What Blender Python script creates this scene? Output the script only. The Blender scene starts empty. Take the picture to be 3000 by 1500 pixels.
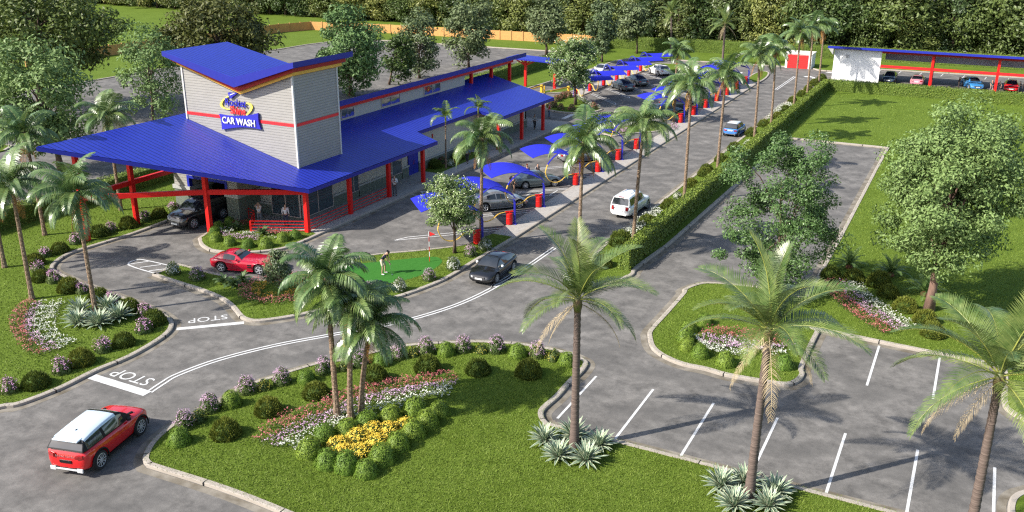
import bpy, math, random
import numpy as np
from mathutils import Vector, Matrix

# ------------------------------------------------------------------ camera, sky, sun, exposure
S = bpy.context.scene
COL = S.collection
R = math.radians
CAM_H, FOC, PITCH, YAW, ROLL = 21.6, 2698.475, 0.345814256, 0.469060911, 0.004859
_F = np.array([-math.sin(YAW)*math.cos(PITCH), math.cos(YAW)*math.cos(PITCH), -math.sin(PITCH)])
_R = np.array([math.cos(YAW), math.sin(YAW), 0.0]); _U = np.cross(_R, _F)
_R, _U = math.cos(ROLL)*_R + math.sin(ROLL)*_U, -math.sin(ROLL)*_R + math.cos(ROLL)*_U
cam = bpy.data.cameras.new("camera"); camo = bpy.data.objects.new("camera", cam); COL.objects.link(camo)
cam.sensor_width = 36.0; cam.lens = FOC/3000*36.0; cam.clip_start = 0.5; cam.clip_end = 1500
M = Matrix.Identity(4)
for i in range(3):
    M[i][0] = _R[i]; M[i][1] = _U[i]; M[i][2] = -_F[i]
M[2][3] = CAM_H
camo.matrix_world = M
S.camera = camo
SUN_EL, SUN_AZ = R(37.5), R(48.5)          # shadows run towards this azimuth (from +X to +Y)
w = bpy.data.worlds.new("World"); S.world = w; w.use_nodes = True
nt = w.node_tree; sky = nt.nodes.new("ShaderNodeTexSky"); sky.sky_type = 'NISHITA'; sky.sun_disc = False
sky.sun_elevation = SUN_EL
_sd = Vector((-math.cos(SUN_AZ), -math.sin(SUN_AZ)))
sky.sun_rotation = math.atan2(_sd.x, _sd.y)
sky.air_density = 1.0; sky.dust_density = 1.5; sky.ozone_density = 1.0
nt.links.new(sky.outputs[0], nt.nodes["Background"].inputs[0]); nt.nodes["Background"].inputs[1].default_value = 0.120
sl = bpy.data.lights.new("sun", 'SUN'); sl.energy = 4.4; sl.angle = R(0.5); sl.color = (1.0, 0.945, 0.86)
so = bpy.data.objects.new("sun", sl); COL.objects.link(so)
so.rotation_euler = Vector((math.cos(SUN_AZ)*math.cos(SUN_EL), math.sin(SUN_AZ)*math.cos(SUN_EL), -math.sin(SUN_EL))).to_track_quat('-Z', 'Y').to_euler()
S.view_settings.view_transform = 'Standard'; S.view_settings.look = 'None'; S.view_settings.exposure = 0.86; S.view_settings.gamma = 1.0
S.view_settings.use_curve_mapping = False
S.cycles.max_bounces = 6; S.cycles.transparent_max_bounces = 8; S.cycles.diffuse_bounces = 3; S.cycles.glossy_bounces = 3
S.cycles.use_denoising = False; S.cycles.pixel_filter_type = 'BLACKMAN_HARRIS'; S.cycles.filter_width = 1.25
S.cycles.sample_clamp_indirect = 3.0; S.cycles.sample_clamp_direct = 12.0; S.cycles.use_adaptive_sampling = False; S.cycles.caustics_reflective = False; S.cycles.caustics_refractive = False

# ------------------------------------------------------------------ survey: photo points to ground points
RG = {'A':(0,0,2.576),'B':(1000,0,2.576),'C':(2000,0,2.576),'D':(0,400,2.576),'E':(1000,400,2.576),'F':(2000,400,2.576),
      'G':(0,800,1.84),'H':(1000,800,1.84),'I':(2000,800,1.84),'q':(1580,130,5.152),'r':(1650,330,5.152),'s':(1350,400,4.025),
      't':(480,480,4.6),'u':(2150,0,4.955),'v':(2550,150,5.724),'w':(700,440,4.293),'x':(780,680,2.3),'y':(1700,500,4.025),
      'z':(2050,180,4.025),'j':(1880,200,6.44),'k':(1250,280,5.152),'p':(0,0,1.0)}
def T(r, a, b):
    x0, y0, s = RG[r]; return x0+a/s, y0+b/s
def ray(x, y): return _F + _R*(x-1500)/FOC - _U*(y-750)/FOC
def gp(x, y, z=0.0):
    d = ray(x, y); t = (z-CAM_H)/d[2]; return (float(d[0]*t), float(d[1]*t))
def G(r, a, b, z=0.0): return gp(*T(r, a, b), z)
def proj(X):
    v = np.array(X, float) - np.array([0, 0, CAM_H]); q = v @ _F
    return 1500+FOC*(v@_R)/q, 750-FOC*(v@_U)/q
def depth(X): return float((np.array(X, float)-np.array([0,0,CAM_H])) @ _F)
def height_at(P, py):
    lo, hi = -2.0, 60.0
    for _ in range(50):
        m = (lo+hi)/2
        if proj((P[0], P[1], m))[1] > py: lo = m
        else: hi = m
    return lo
def GG(r, *pts, z=0.0): return [G(r, a, b, z) for a, b in pts]
ORD = "first second third fourth fifth sixth seventh eighth ninth tenth eleventh twelfth thirteenth fourteenth fifteenth sixteenth seventeenth eighteenth nineteenth twentieth".split()

# ------------------------------------------------------------------ materials
MATS = {}
def mat(name, col, rough=0.6, col2=None, scale=8.0, bump=0.0, bscale=None, metal=0.0, spec=0.5, detail=6.0, coat=0.0, stretch=None, contrast=(0.35, 0.65), trans=0.0, extra=None, bdist=0.02, nrough=0.5, rand=0.0):
    if name in MATS: return MATS[name]
    m = bpy.data.materials.new(name); m.use_nodes = True; N = m.node_tree.nodes; L = m.node_tree.links
    b = N["Principled BSDF"]; b.inputs["Base Color"].default_value = (*col, 1); b.inputs["Roughness"].default_value = rough
    b.inputs["Metallic"].default_value = metal; b.inputs["Specular IOR Level"].default_value = spec; b.inputs["Coat Weight"].default_value = coat
    b.inputs["Coat Roughness"].default_value = 0.04
    tc = N.new("ShaderNodeTexCoord"); vec = tc.outputs["Object"]
    if stretch:
        mp = N.new("ShaderNodeMapping"); mp.inputs["Scale"].default_value = stretch; L.new(vec, mp.inputs[0]); vec = mp.outputs[0]
    if col2 is not None:
        n = N.new("ShaderNodeTexNoise"); n.inputs["Scale"].default_value = scale; n.inputs["Detail"].default_value = detail; n.inputs["Roughness"].default_value = nrough; L.new(vec, n.inputs[0])
        cr = N.new("ShaderNodeValToRGB"); cr.color_ramp.elements[0].position = contrast[0]; cr.color_ramp.elements[1].position = contrast[1]
        cr.color_ramp.elements[0].color = (*col, 1); cr.color_ramp.elements[1].color = (*col2, 1)
        L.new(n.outputs[0], cr.inputs[0]); out = cr.outputs[0]
        if extra:                                     # a second, larger pattern mixed in
            n2 = N.new("ShaderNodeTexNoise"); n2.inputs["Scale"].default_value = extra[1]; n2.inputs["Detail"].default_value = 4; L.new(vec, n2.inputs[0])
            r2 = N.new("ShaderNodeValToRGB"); r2.color_ramp.elements[0].position = 0.42; r2.color_ramp.elements[1].position = 0.62
            L.new(n2.outputs[0], r2.inputs[0])
            mx = N.new("ShaderNodeMix"); mx.data_type = 'RGBA'; mx.blend_type = 'MIX'
            mm = N.new("ShaderNodeMath"); mm.operation = 'MULTIPLY'; mm.inputs[1].default_value = extra[2]; L.new(r2.outputs[0], mm.inputs[0])
            L.new(mm.outputs[0], mx.inputs[0]); L.new(out, mx.inputs[6]); mx.inputs[7].default_value = (*extra[0], 1); out = mx.outputs[2]
        if rand:                                      # each object a little lighter or darker than the next
            oi = N.new("ShaderNodeObjectInfo"); mr = N.new("ShaderNodeMapRange"); mr.inputs[3].default_value = 1-rand; mr.inputs[4].default_value = 1+rand; L.new(oi.outputs["Random"], mr.inputs[0])
            hs = N.new("ShaderNodeHueSaturation"); L.new(mr.outputs[0], hs.inputs["Value"]); L.new(out, hs.inputs["Color"])
            mh = N.new("ShaderNodeMapRange"); mh.inputs[3].default_value = .5+.10*rand; mh.inputs[4].default_value = .5-.10*rand; L.new(oi.outputs["Random"], mh.inputs[0]); L.new(mh.outputs[0], hs.inputs["Hue"]); out = hs.outputs[0]
        L.new(out, b.inputs["Base Color"])
    if bump:
        n = N.new("ShaderNodeTexNoise"); n.inputs["Scale"].default_value = bscale or scale; n.inputs["Detail"].default_value = 5; L.new(vec, n.inputs[0])
        bp = N.new("ShaderNodeBump"); bp.inputs["Strength"].default_value = bump; bp.inputs["Distance"].default_value = bdist
        L.new(n.outputs[0], bp.inputs["Height"]); L.new(bp.outputs[0], b.inputs["Normal"])
    if trans:
        tr = N.new("ShaderNodeBsdfTranslucent"); mx = N.new("ShaderNodeMixShader"); mx.inputs[0].default_value = trans
        src = b.inputs["Base Color"].links[0].from_socket if b.inputs["Base Color"].links else None
        if src: L.new(src, tr.inputs[0])
        else: tr.inputs[0].default_value = (*col, 1)
        L.new(b.outputs[0], mx.inputs[1]); L.new(tr.outputs[0], mx.inputs[2]); L.new(mx.outputs[0], N["Material Output"].inputs[0])
    MATS[name] = m; return m
def ribs(name, col, groove, axis, pitch, wdt=0.14, rough=0.35, spec=0.5, coat=0.0, bump=0.6, col2=None):
    """sheet metal or siding: narrow grooves every pitch metres along one axis, with fine mottling"""
    if name in MATS: return MATS[name]
    m = bpy.data.materials.new(name); m.use_nodes = True; N = m.node_tree.nodes; L = m.node_tree.links
    b = N["Principled BSDF"]; b.inputs["Roughness"].default_value = rough; b.inputs["Specular IOR Level"].default_value = spec; b.inputs["Coat Weight"].default_value = coat
    tc = N.new("ShaderNodeTexCoord"); sp = N.new("ShaderNodeSeparateXYZ"); L.new(tc.outputs["Object"], sp.inputs[0])
    d = N.new("ShaderNodeMath"); d.operation = 'DIVIDE'; d.inputs[1].default_value = pitch; L.new(sp.outputs[axis], d.inputs[0])
    f = N.new("ShaderNodeMath"); f.operation = 'FRACT'; L.new(d.outputs[0], f.inputs[0])
    lt = N.new("ShaderNodeMath"); lt.operation = 'LESS_THAN'; lt.inputs[1].default_value = wdt; L.new(f.outputs[0], lt.inputs[0])
    n = N.new("ShaderNodeTexNoise"); n.inputs["Scale"].default_value = 1.2; n.inputs["Detail"].default_value = 5; L.new(tc.outputs["Object"], n.inputs[0])
    cr = N.new("ShaderNodeValToRGB"); cr.color_ramp.elements[0].position = .35; cr.color_ramp.elements[1].position = .65
    cr.color_ramp.elements[0].color = (*col, 1); cr.color_ramp.elements[1].color = (*(col2 or tuple(c*0.92 for c in col)), 1); L.new(n.outputs[0], cr.inputs[0])
    mx = N.new("ShaderNodeMix"); mx.data_type = 'RGBA'; L.new(lt.outputs[0], mx.inputs[0]); L.new(cr.outputs[0], mx.inputs[6]); mx.inputs[7].default_value = (*groove, 1)
    L.new(mx.outputs[2], b.inputs["Base Color"])
    bp = N.new("ShaderNodeBump"); bp.inputs["Strength"].default_value = bump; bp.inputs["Distance"].default_value = 0.03; bp.invert = True
    L.new(lt.outputs[0], bp.inputs["Height"]); L.new(bp.outputs[0], b.inputs["Normal"])
    MATS[name] = m; return m

BLUE = mat("blue_painted_metal", (0.018, 0.030, 0.36), 0.42, (0.016, 0.027, 0.33), 3, spec=0.35)
BLUEDK = mat("blue_fascia_metal", (0.018, 0.026, 0.29), 0.42, (0.016, 0.024, 0.265), 3, spec=0.3)
RED = mat("red_painted_steel", (0.70, 0.017, 0.015), 0.40, (0.62, 0.014, 0.013), 2, spec=0.3)
REDDK = mat("dark_red_trim", (0.40, 0.018, 0.016), 0.45, (0.36, 0.016, 0.014), 2, spec=0.3)
GOLD = mat("gold_trim", (0.80, 0.46, 0.055), 0.45, (0.74, 0.42, 0.05), 2)
YEL = mat("yellow_paint", (0.74, 0.45, 0.035), 0.42, (0.68, 0.40, 0.03), 4)
STUCCO = mat("cream_stucco", (0.50, 0.47, 0.41), 0.85, (0.44, 0.415, 0.36), 14, 0.35, 90)
STONE = mat("grey_green_split_block", (0.17, 0.195, 0.155), 0.9, (0.115, 0.135, 0.105), 9, 0.9, 22, bdist=0.05)
BAND = mat("grey_cap_band", (0.40, 0.40, 0.38), 0.8, (0.35, 0.35, 0.33), 6, 0.2, 40)
WHITEWALL = mat("white_render", (0.84, 0.84, 0.83), 0.8, (0.80, 0.80, 0.79), 5, 0.1, 60)
SIDING = ribs("grey_corrugated_siding", (0.350, 0.338, 0.312), (0.225, 0.218, 0.20), 2, 0.205, 0.16, 0.55, 0.4, 0, 0.5)
ROOFM = ribs("blue_standing_seam_roof", (0.020, 0.036, 0.37), (0.004, 0.006, 0.08), 1, 0.40, 0.15, 0.40, 0.35, 0.0, 0.5)
ROOFT = ribs("blue_tower_roof", (0.020, 0.036, 0.37), (0.004, 0.006, 0.08), 1, 0.36, 0.15, 0.40, 0.35, 0.0, 0.5)
GLASS = mat("dark_window_glass", (0.018, 0.024, 0.03), 0.04, spec=0.9, coat=0.6)
GLASSL = mat("pale_window_glass", (0.05, 0.075, 0.09), 0.03, spec=1.0, coat=1.0)
FRAMEM = mat("beige_window_frame", (0.50, 0.40, 0.36), 0.5)
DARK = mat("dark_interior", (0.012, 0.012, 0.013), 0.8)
ASPH = mat("asphalt", (0.090, 0.086, 0.081), 0.9, (0.235, 0.221, 0.204), 0.85, bump=0.5, bscale=30, nrough=.74, detail=15, spec=0.2, contrast=(0.34, 0.66), extra=((0.098, 0.094, 0.089), 0.42, 0.60), bdist=.02)
CONC = mat("concrete", (0.40, 0.375, 0.34), 0.9, (0.33, 0.31, 0.285), 3, 0.3, 45, spec=0.2, detail=10)
KERB = mat("kerb_concrete", (0.40, 0.355, 0.305), 0.9, (0.35, 0.31, 0.265), 1.6, 0.12, 30, spec=0.2, detail=10)
GUTTER = mat("gutter_concrete", (0.135, 0.115, 0.085), 0.95, (0.26, 0.235, 0.195), 1.3, 0.3, 30, spec=0.2, detail=10)
PAINT = mat("white_road_paint", (0.60, 0.60, 0.59), 0.7, (0.40, 0.40, 0.39), 3.5, spec=0.2, detail=14, nrough=.7, contrast=(0.50, 0.72))
LAWN = mat("mown_lawn", (0.076, 0.124, 0.014), 0.95, (0.150, 0.212, 0.031), 14, 0.7, 60, spec=0.1, detail=14, contrast=(0.32, 0.70), extra=((0.088, 0.136, 0.014), 0.30, 0.6), bdist=0.04)
GREEN = mat("putting_green", (0.034, 0.138, 0.020), 0.95, (0.048, 0.172, 0.028), 12, 0.3, 60, spec=0.1, detail=10)
BLADE = mat("grass_blades", (0.092, 0.142, 0.015), 0.6, (0.190, 0.252, 0.042), 2.5, spec=0.2, detail=10, contrast=(.3, .7))
HEDGEM = mat("hedge_leaves", (0.085, 0.135, 0.014), 0.55, (0.210, 0.270, 0.040), 7, spec=0.3, detail=10, contrast=(.35, .68))
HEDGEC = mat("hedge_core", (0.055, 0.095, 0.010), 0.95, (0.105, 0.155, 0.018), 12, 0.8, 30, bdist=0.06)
WOODF = mat("orange_fence_boards", (0.62, 0.315, 0.10), 0.7, (0.53, 0.26, 0.08), 3, 0.3, 20)
BLACK = mat("black_rubber", (0.012, 0.012, 0.012), 0.7)
CHROME = mat("silver_alloy", (0.55, 0.56, 0.58), 0.25, metal=0.9)

# ------------------------------------------------------------------ mesh helpers
class MB:
    def __init__(s): s.v = []; s.f = []; s.m = []
    def add(s, vs, fs, mi=0):
        o = len(s.v); s.v += [tuple(map(float, p)) for p in vs]; s.f += [tuple(o+i for i in q) for q in fs]; s.m += [mi]*len(fs)
    def box(s, x0, y0, z0, x1, y1, z1, mi=0):
        s.add([(x0,y0,z0),(x1,y0,z0),(x1,y1,z0),(x0,y1,z0),(x0,y0,z1),(x1,y0,z1),(x1,y1,z1),(x0,y1,z1)],
              [(0,3,2,1),(4,5,6,7),(0,1,5,4),(1,2,6,5),(2,3,7,6),(3,0,4,7)], mi)
    def obox(s, c, u, half, mi=0):
        """box with centre c, horizontal unit axis u, half sizes (along u, across, up)"""
        u = np.array([u[0], u[1], 0.0]); u /= np.linalg.norm(u); n = np.array([-u[1], u[0], 0]); k = np.array([0, 0, 1.0]); c = np.array(c, float)
        P = [c+u*a*half[0]+n*b*half[1]+k*d*half[2] for d in (-1, 1) for a, b in ((-1,-1),(1,-1),(1,1),(-1,1))]
        s.add(P, [(0,3,2,1),(4,5,6,7),(0,1,5,4),(1,2,6,5),(2,3,7,6),(3,0,4,7)], mi)
    def beam(s, a, b, wd, ht, mi=0):
        """rectangular bar from a to b (width horizontal, height upright)"""
        a = np.array(a, float); b = np.array(b, float); d = b-a; d /= np.linalg.norm(d)
        up = np.array([0,0,1.0]) if abs(d[2]) < .95 else np.array([0,1.0,0]); n = np.cross(d, up); n /= np.linalg.norm(n); k = np.cross(n, d)
        P = [p+n*i*wd/2+k*j*ht/2 for p in (a, b) for i, j in ((-1,-1),(1,-1),(1,1),(-1,1))]
        s.add(P, [(0,1,2,3),(7,6,5,4),(0,4,5,1),(1,5,6,2),(2,6,7,3),(3,7,4,0)], mi)
    def prism(s, pts, z0, z1, mi=0, bottom=False):
        n = len(pts); z0f = z0 if callable(z0) else (lambda x, y: z0); z1f = z1 if callable(z1) else (lambda x, y: z1)
        V = [(x, y, z0f(x, y)) for x, y in pts]+[(x, y, z1f(x, y)) for x, y in pts]
        F = [tuple(range(n, 2*n))]+[(i, (i+1) % n, n+(i+1) % n, n+i) for i in range(n)]
        if bottom: F.append(tuple(range(n-1, -1, -1)))
        s.add(V, F, mi)
    def tube(s, pts, r, n=6, mi=0, cap=True):
        pts = [np.array(p, float) for p in pts]; rr = r if hasattr(r, '__len__') else [r]*len(pts); V = []; F = []
        for i, p in enumerate(pts):
            d = pts[min(i+1, len(pts)-1)]-pts[max(i-1, 0)]; d = d/(np.linalg.norm(d)+1e-9)
            a = np.array([1.0,0,0]) if abs(d[0]) < .8 else np.array([0,1.0,0]); u = np.cross(d, a); u /= np.linalg.norm(u); v = np.cross(d, u)
            V += [p+(u*math.cos(2*math.pi*k/n)+v*math.sin(2*math.pi*k/n))*rr[i] for k in range(n)]
        for i in range(len(pts)-1):
            F += [(i*n+k, i*n+(k+1) % n, (i+1)*n+(k+1) % n, (i+1)*n+k) for k in range(n)]
        if cap: F += [tuple(range(n-1, -1, -1)), tuple(range((len(pts)-1)*n, len(pts)*n))]
        s.add(V, F, mi)
    def lathe(s, prof, c=(0,0,0), n=16, mi=0):
        V = []; F = []
        for r, z in prof: V += [(c[0]+r*math.cos(2*math.pi*k/n), c[1]+r*math.sin(2*math.pi*k/n), c[2]+z) for k in range(n)]
        for i in range(len(prof)-1): F += [(i*n+k, i*n+(k+1) % n, (i+1)*n+(k+1) % n, (i+1)*n+k) for k in range(n)]
        F += [tuple(range(n-1, -1, -1)), tuple(range((len(prof)-1)*n, len(prof)*n))]
        s.add(V, F, mi)
    def build(s, name, m, parent=None, loc=None, smooth=False, bevel=0.0):
        me = bpy.data.meshes.new(name); me.from_pydata(s.v, [], s.f)
        for x in (m if isinstance(m, (list, tuple)) else [m]): me.materials.append(x)
        if any(s.m): me.polygons.foreach_set("material_index", s.m)
        if smooth: me.polygons.foreach_set("use_smooth", [True]*len(me.polygons))
        me.update(); o = bpy.data.objects.new(name, me); COL.objects.link(o)
        if loc is not None: o.location = loc
        if parent is not None: o.parent = parent
        if bevel:
            b = o.modifiers.new("soft_edges", 'BEVEL'); b.width = bevel; b.segments = 2; b.limit_method = 'ANGLE'
        return o
def np_mesh(name, V, F, mats, mi=None, smooth=False):
    """mesh from numpy arrays; F is (n,3) or (n,4)"""
    me = bpy.data.meshes.new(name); k = F.shape[1]; n = len(F)
    me.vertices.add(len(V)); me.vertices.foreach_set("co", np.ascontiguousarray(V, np.float32).ravel())
    me.loops.add(n*k); me.loops.foreach_set("vertex_index", np.ascontiguousarray(F, np.int32).ravel())
    me.polygons.add(n); me.polygons.foreach_set("loop_start", np.arange(0, n*k, k, dtype=np.int32))
    for m in mats: me.materials.append(m)
    if mi is not None: me.polygons.foreach_set("material_index", np.ascontiguousarray(mi, np.int32))
    if smooth: me.polygons.foreach_set("use_smooth", np.ones(n, bool))
    me.update(calc_edges=True); return me
def link(name, me, parent=None, loc=(0,0,0), rz=0.0, sc=1.0):
    o = bpy.data.objects.new(name, me); COL.objects.link(o); o.location = loc; o.rotation_euler = (0, 0, rz)
    o.scale = (sc, sc, sc) if not hasattr(sc, '__len__') else sc
    if parent is not None: o.parent = parent
    return o
def tag(o, label=None, cat=None, group=None, kind=None):
    if label: o["label"] = label
    if cat: o["category"] = cat
    if group: o["group"] = group
    if kind: o["kind"] = kind
    return o
def thing(name, label, cat, loc=(0,0,0), rz=0.0, group=None):
    o = bpy.data.objects.new(name, None); COL.objects.link(o); o.location = loc; o.rotation_euler = (0,0,rz); o.empty_display_size = 0.2
    return tag(o, label, cat, group)
def copy_tree(o, parent=None):
    c = o.copy(); COL.objects.link(c)
    if parent is not None: c.parent = parent
    for ch in list(o.children): copy_tree(ch, c)
    return c
def smooth_poly(pts, n=5, closed=True):
    """Catmull-Rom through the points"""
    P = [np.array(p, float) for p in pts]; out = []; N_ = len(P)
    rng = range(N_ if closed else N_-1)
    for i in rng:
        p0, p1, p2, p3 = (P[(i-1) % N_], P[i], P[(i+1) % N_], P[(i+2) % N_]) if closed else (P[max(i-1,0)], P[i], P[i+1], P[min(i+2,N_-1)])
        for k in range(n):
            t = k/n; out.append(tuple(.5*((2*p1)+(-p0+p2)*t+(2*p0-5*p1+4*p2-p3)*t*t+(-p0+3*p1-3*p2+p3)*t**3)))
    if not closed: out.append(tuple(P[-1]))
    return out
def area(p): return sum(p[i][0]*p[(i+1) % len(p)][1]-p[(i+1) % len(p)][0]*p[i][1] for i in range(len(p)))/2
def offset(pts, d, closed=True):
    """parallel line: d > 0 lies to the left of the walking direction"""
    P = np.array(pts, float); n = len(P); out = []
    for i in range(n):
        a = P[i]-P[(i-1) % n] if (closed or i > 0) else P[1]-P[0]; b = P[(i+1) % n]-P[i] if (closed or i < n-1) else P[-1]-P[-2]
        a = a/(np.linalg.norm(a)+1e-9); b = b/(np.linalg.norm(b)+1e-9); na = np.array([-a[1], a[0]]); nb = np.array([-b[1], b[0]])
        m = na+nb; m = m/max(np.linalg.norm(m), .3); m = m/max(m @ na, .5)
        out.append(tuple(P[i]+m*d))
    return out
from mathutils.geometry import tessellate_polygon
def tri_poly(pts):
    return [tuple(t) for t in tessellate_polygon([[Vector((p[0], p[1], 0)) for p in pts]])]
def inside(pts, xy):
    x, y = xy[:, 0], xy[:, 1]; c = np.zeros(len(x), bool); n = len(pts); j = n-1
    for i in range(n):
        xi, yi = pts[i]; xj, yj = pts[j]
        k = ((yi > y) != (yj > y)); 
        with np.errstate(divide='ignore', invalid='ignore'): c ^= k & (x < (xj-xi)*(y-yi)/(yj-yi+1e-12)+xi)
        j = i
    return c
# ------------------------------------------------------------------ the ground: asphalt, lawns, kerbs, painted markings
rng = np.random.default_rng(7)
def sheet(name, pts, z, m, kind='structure'):
    mb = MB(); mb.add([(x, y, z) for x, y in pts], tri_poly(pts)); o = mb.build(name, m); 
    me = o.data
    if me.polygons and me.polygons[0].normal.z < 0: me.flip_normals()
    return tag(o, kind=kind)
sheet('asphalt', [(-420,-30),(220,-30),(220,420),(-420,420)], 0.0, ASPH)
LAWNS = {}
def lawn(pts, name='lawn', z=0.115, m=None):
    if area(pts) < 0: pts = pts[::-1]
    mb = MB(); n = len(pts)
    mb.add([(x, y, z) for x, y in pts], tri_poly(pts))
    mb.add([(x, y, z) for x, y in pts]+[(x, y, -.05) for x, y in pts], [(i, n+i, n+(i+1) % n, (i+1) % n) for i in range(n)])
    o = mb.build(name, m or LAWN)
    return tag(o, kind='structure')
def kerb(line, closed=False, side=1, joints=True, gut=True, hgt=0.15):
    """kerb along its road-side foot; the lawn lies to the left (side=1) or right (-1)"""
    o0 = offset(line, -0.012*side, closed); o1 = offset(line, 0.05*side, closed); o2 = offset(line, 0.24*side, closed); o3 = offset(line, 0.25*side, closed)
    g0 = offset(line, -0.40*side, closed); g1 = offset(line, -0.055*side, closed)
    n = len(line); mb = MB()
    prof = [[(x, y, 0.0) for x, y in o0], [(x, y, hgt-.02) for x, y in o0], [(x, y, hgt) for x, y in o1], [(x, y, hgt) for x, y in o2], [(x, y, .05) for x, y in o3]]
    V = sum(prof, []); F = []
    for k in range(4):
        for i in range(n if closed else n-1):
            j = (i+1) % n; q = (k*n+i, k*n+j, (k+1)*n+j, (k+1)*n+i); F.append(q if side < 0 else q[::-1])
    mb.add(V, F)
    # thin dark joints every few metres
    acc = 0.0; 
    for i in range(n if closed else n-1):
        a = np.array(line[i]); b = np.array(line[(i+1) % n]); L_ = np.linalg.norm(b-a); acc += L_
        if joints and acc > 3.4 and L_ > .05:
            acc = 0; u = (b-a)/L_; nn = np.array([-u[1], u[0]])*side; c = (a+b)/2
            mb.obox((c[0]+nn[0]*.10, c[1]+nn[1]*.10, hgt/2+.002), nn, (.145, .022, hgt/2), 1)
    o = mb.build('kerb', [KERB, DARK]); tag(o, kind='structure')
    if gut:
        mb = MB(); V = [(x, y, .004) for x, y in g0]+[(x, y, .006) for x, y in g1]
        mb.add(V, [((i, n+i, n+(i+1) % n, (i+1) % n) if side < 0 else (i, (i+1) % n, n+(i+1) % n, n+i)) for i in range(n if closed else n-1)])
        g = mb.build('gutter', GUTTER); tag(g, kind='structure')
ISL = {}
# left lawn
Lk = GG('G', (-560,960), (-250,820), (0,735), (105,718), (330,632), (515,540), (700,462), (840,383), (912,330), (936,290), (930,262), (900,236)) \
   + [gp(x, y) for x, y in ((468,915),(420,896),(360,873),(300,853),(240,832),(195,812),(165,797))] \
   + GG('D', (408,990), (452,940), (545,888), (700,838), (1000,745), (1210,668), (1330,622))
Lks = smooth_poly(Lk, 4, False)
Lp = Lks+[(-56.2,51.4),(-56.2,98),(-64.4,98),(-64.4,10),(-50,10)]
lawn(Lp); kerb(Lks, side=1); ISL['left'] = Lp
# golf island
Mk_low = GG('G', (821,15), (900,42), (985,70), (1085,102), (1190,146), (1250,192), (1290,240), (1330,262), (1400,268), (1540,250), (1690,220)) \
   + GG('E', (60,1272), (250,1265), (420,1225), (600,1165), (760,1100), (880,1035), (990,965))
Mk_low = smooth_poly(Mk_low, 4, False)+[(-28.55,56.9)]
Mk_up = smooth_poly([(-30.9,54.6)]+GG('E', (880,832), (600,866), (300,892), (100,925), (0,947))+GG('D', (2300,1075), (2050,1095), (1760,1068), (1600,1037), (1440,992), (1350,970)), 4, False)
Mp = Mk_low+[(-30.4,56.9)]+Mk_up; lawn(Mp); kerb(Mk_low+[], side=1); kerb(Mk_up+[Mk_low[0]], side=1, gut=False); ISL['golf'] = Mp
green = smooth_poly(GG('E', (-30,1010), (140,972), (400,945), (680,920), (748,935), (758,962), (700,1012), (560,1075), (400,1112), (200,1148), (40,1120)), 4)
tag(sheet('putting_green', green, 0.125, GREEN), kind='structure')
# patio island and the pavement along the building
Pk = smooth_poly([(-50.0,50.2)]+GG('D', (1515,765), (1502,790), (1508,818), (1545,850), (1620,876), (1790,888), (1990,878), (2150,853), (2280,805), (2430,738)), 4, False)+[(-41.65,52.2),(-41.65,97.0)]
PAVE = Pk+[(-45.5,97.0),(-50.0,97.0),(-50.0,50.2)]
lawn(PAVE, 'pavement', 0.135, CONC); kerb(Pk, side=1)
kerb([(-41.65,97.0),(-45.5,97.0),(-50.0,97.0)], side=1, gut=False)
inner = offset(Pk[:-2], 0.23, False)
bed = [p for p in inner if p[1] < 51.0]+[(-42.75,51.0),(-43.1,50.75),(-46.5,48.75),(-47.9,50.9),(-48.9,51.2),(-49.9,50.7)]
lawn(bed, 'planting_bed', 0.155); ISL['patio'] = bed
wallbed = [(-42.95,69.9),(-42.95,78.6),(-44.85,78.6),(-44.85,69.9)]
lawn(wallbed, 'planting_bed', 0.16); ISL['wallbed'] = wallbed
# vacuum strips
strip1 = [(-30.45,56.9),(-28.55,56.9),(-28.95,134.5),(-30.5,138.0),(-30.5,102.2),(-30.5,88.8),(-30.45,80)]
lawn(strip1, 'pavement', 0.13, CONC); kerb([(-28.55,56.9),(-28.72,80),(-28.85,105),(-28.95,134.5)], side=1)
kerb([(-28.95,134.5),(-30.5,138.0),(-30.5,102.2),(-30.45,56.9)], side=1, gut=False, joints=False, hgt=.134)
strip2 = [(-49.6,114.5),(-47.4,113.6),(-47.5,141.0),(-49.6,141.0)]
lawn(strip2, 'pavement', 0.13, CONC); kerb([(-47.4,113.6),(-47.5,141.0)], side=1); kerb([(-49.6,141.0),(-49.6,114.5)], side=1)
isl = smooth_poly(GG('r', (555,235), (590,320), (740,365), (960,335), (1400,300)), 4, False)+[(-30.4,99.0),(-30.4,101.8)]+[(-33.5,100.6)]
lawn(isl); kerb(isl, True, gut=False); ISL['mid'] = isl
isl = smooth_poly(GG('q', (75,945), (95,985), (200,1015), (400,1042), (650,1045), (830,1030), (930,1003), (945,985), (800,905), (640,800), (520,765), (430,760), (250,830), (100,900)), 3)
if area(isl) < 0: isl = isl[::-1]
lawn(isl); kerb(isl, True); ISL['circle'] = isl
isl = smooth_poly([(-48.8,141.2),(-47.6,141.2),(-42.6,137.9),(-39.6,140.4),(-38.8,144.5),(-41,148.4),(-46,148.8),(-48.8,147.2)], 3)
lawn(isl); kerb(isl, True)
isl = smooth_poly([(-53.6,112.2),(-51.8,113.6),(-49.9,116.0),(-50.1,118.6),(-51.8,118.4),(-53.4,115.0)], 3)
lawn(isl); kerb(isl, True, gut=False)
isl = smooth_poly([(-31.4,139.0),(-29.2,135.6),(-28.9,141),(-29.8,147),(-31.4,147)], 3)
lawn(isl); kerb(isl, True, gut=False)
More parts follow.
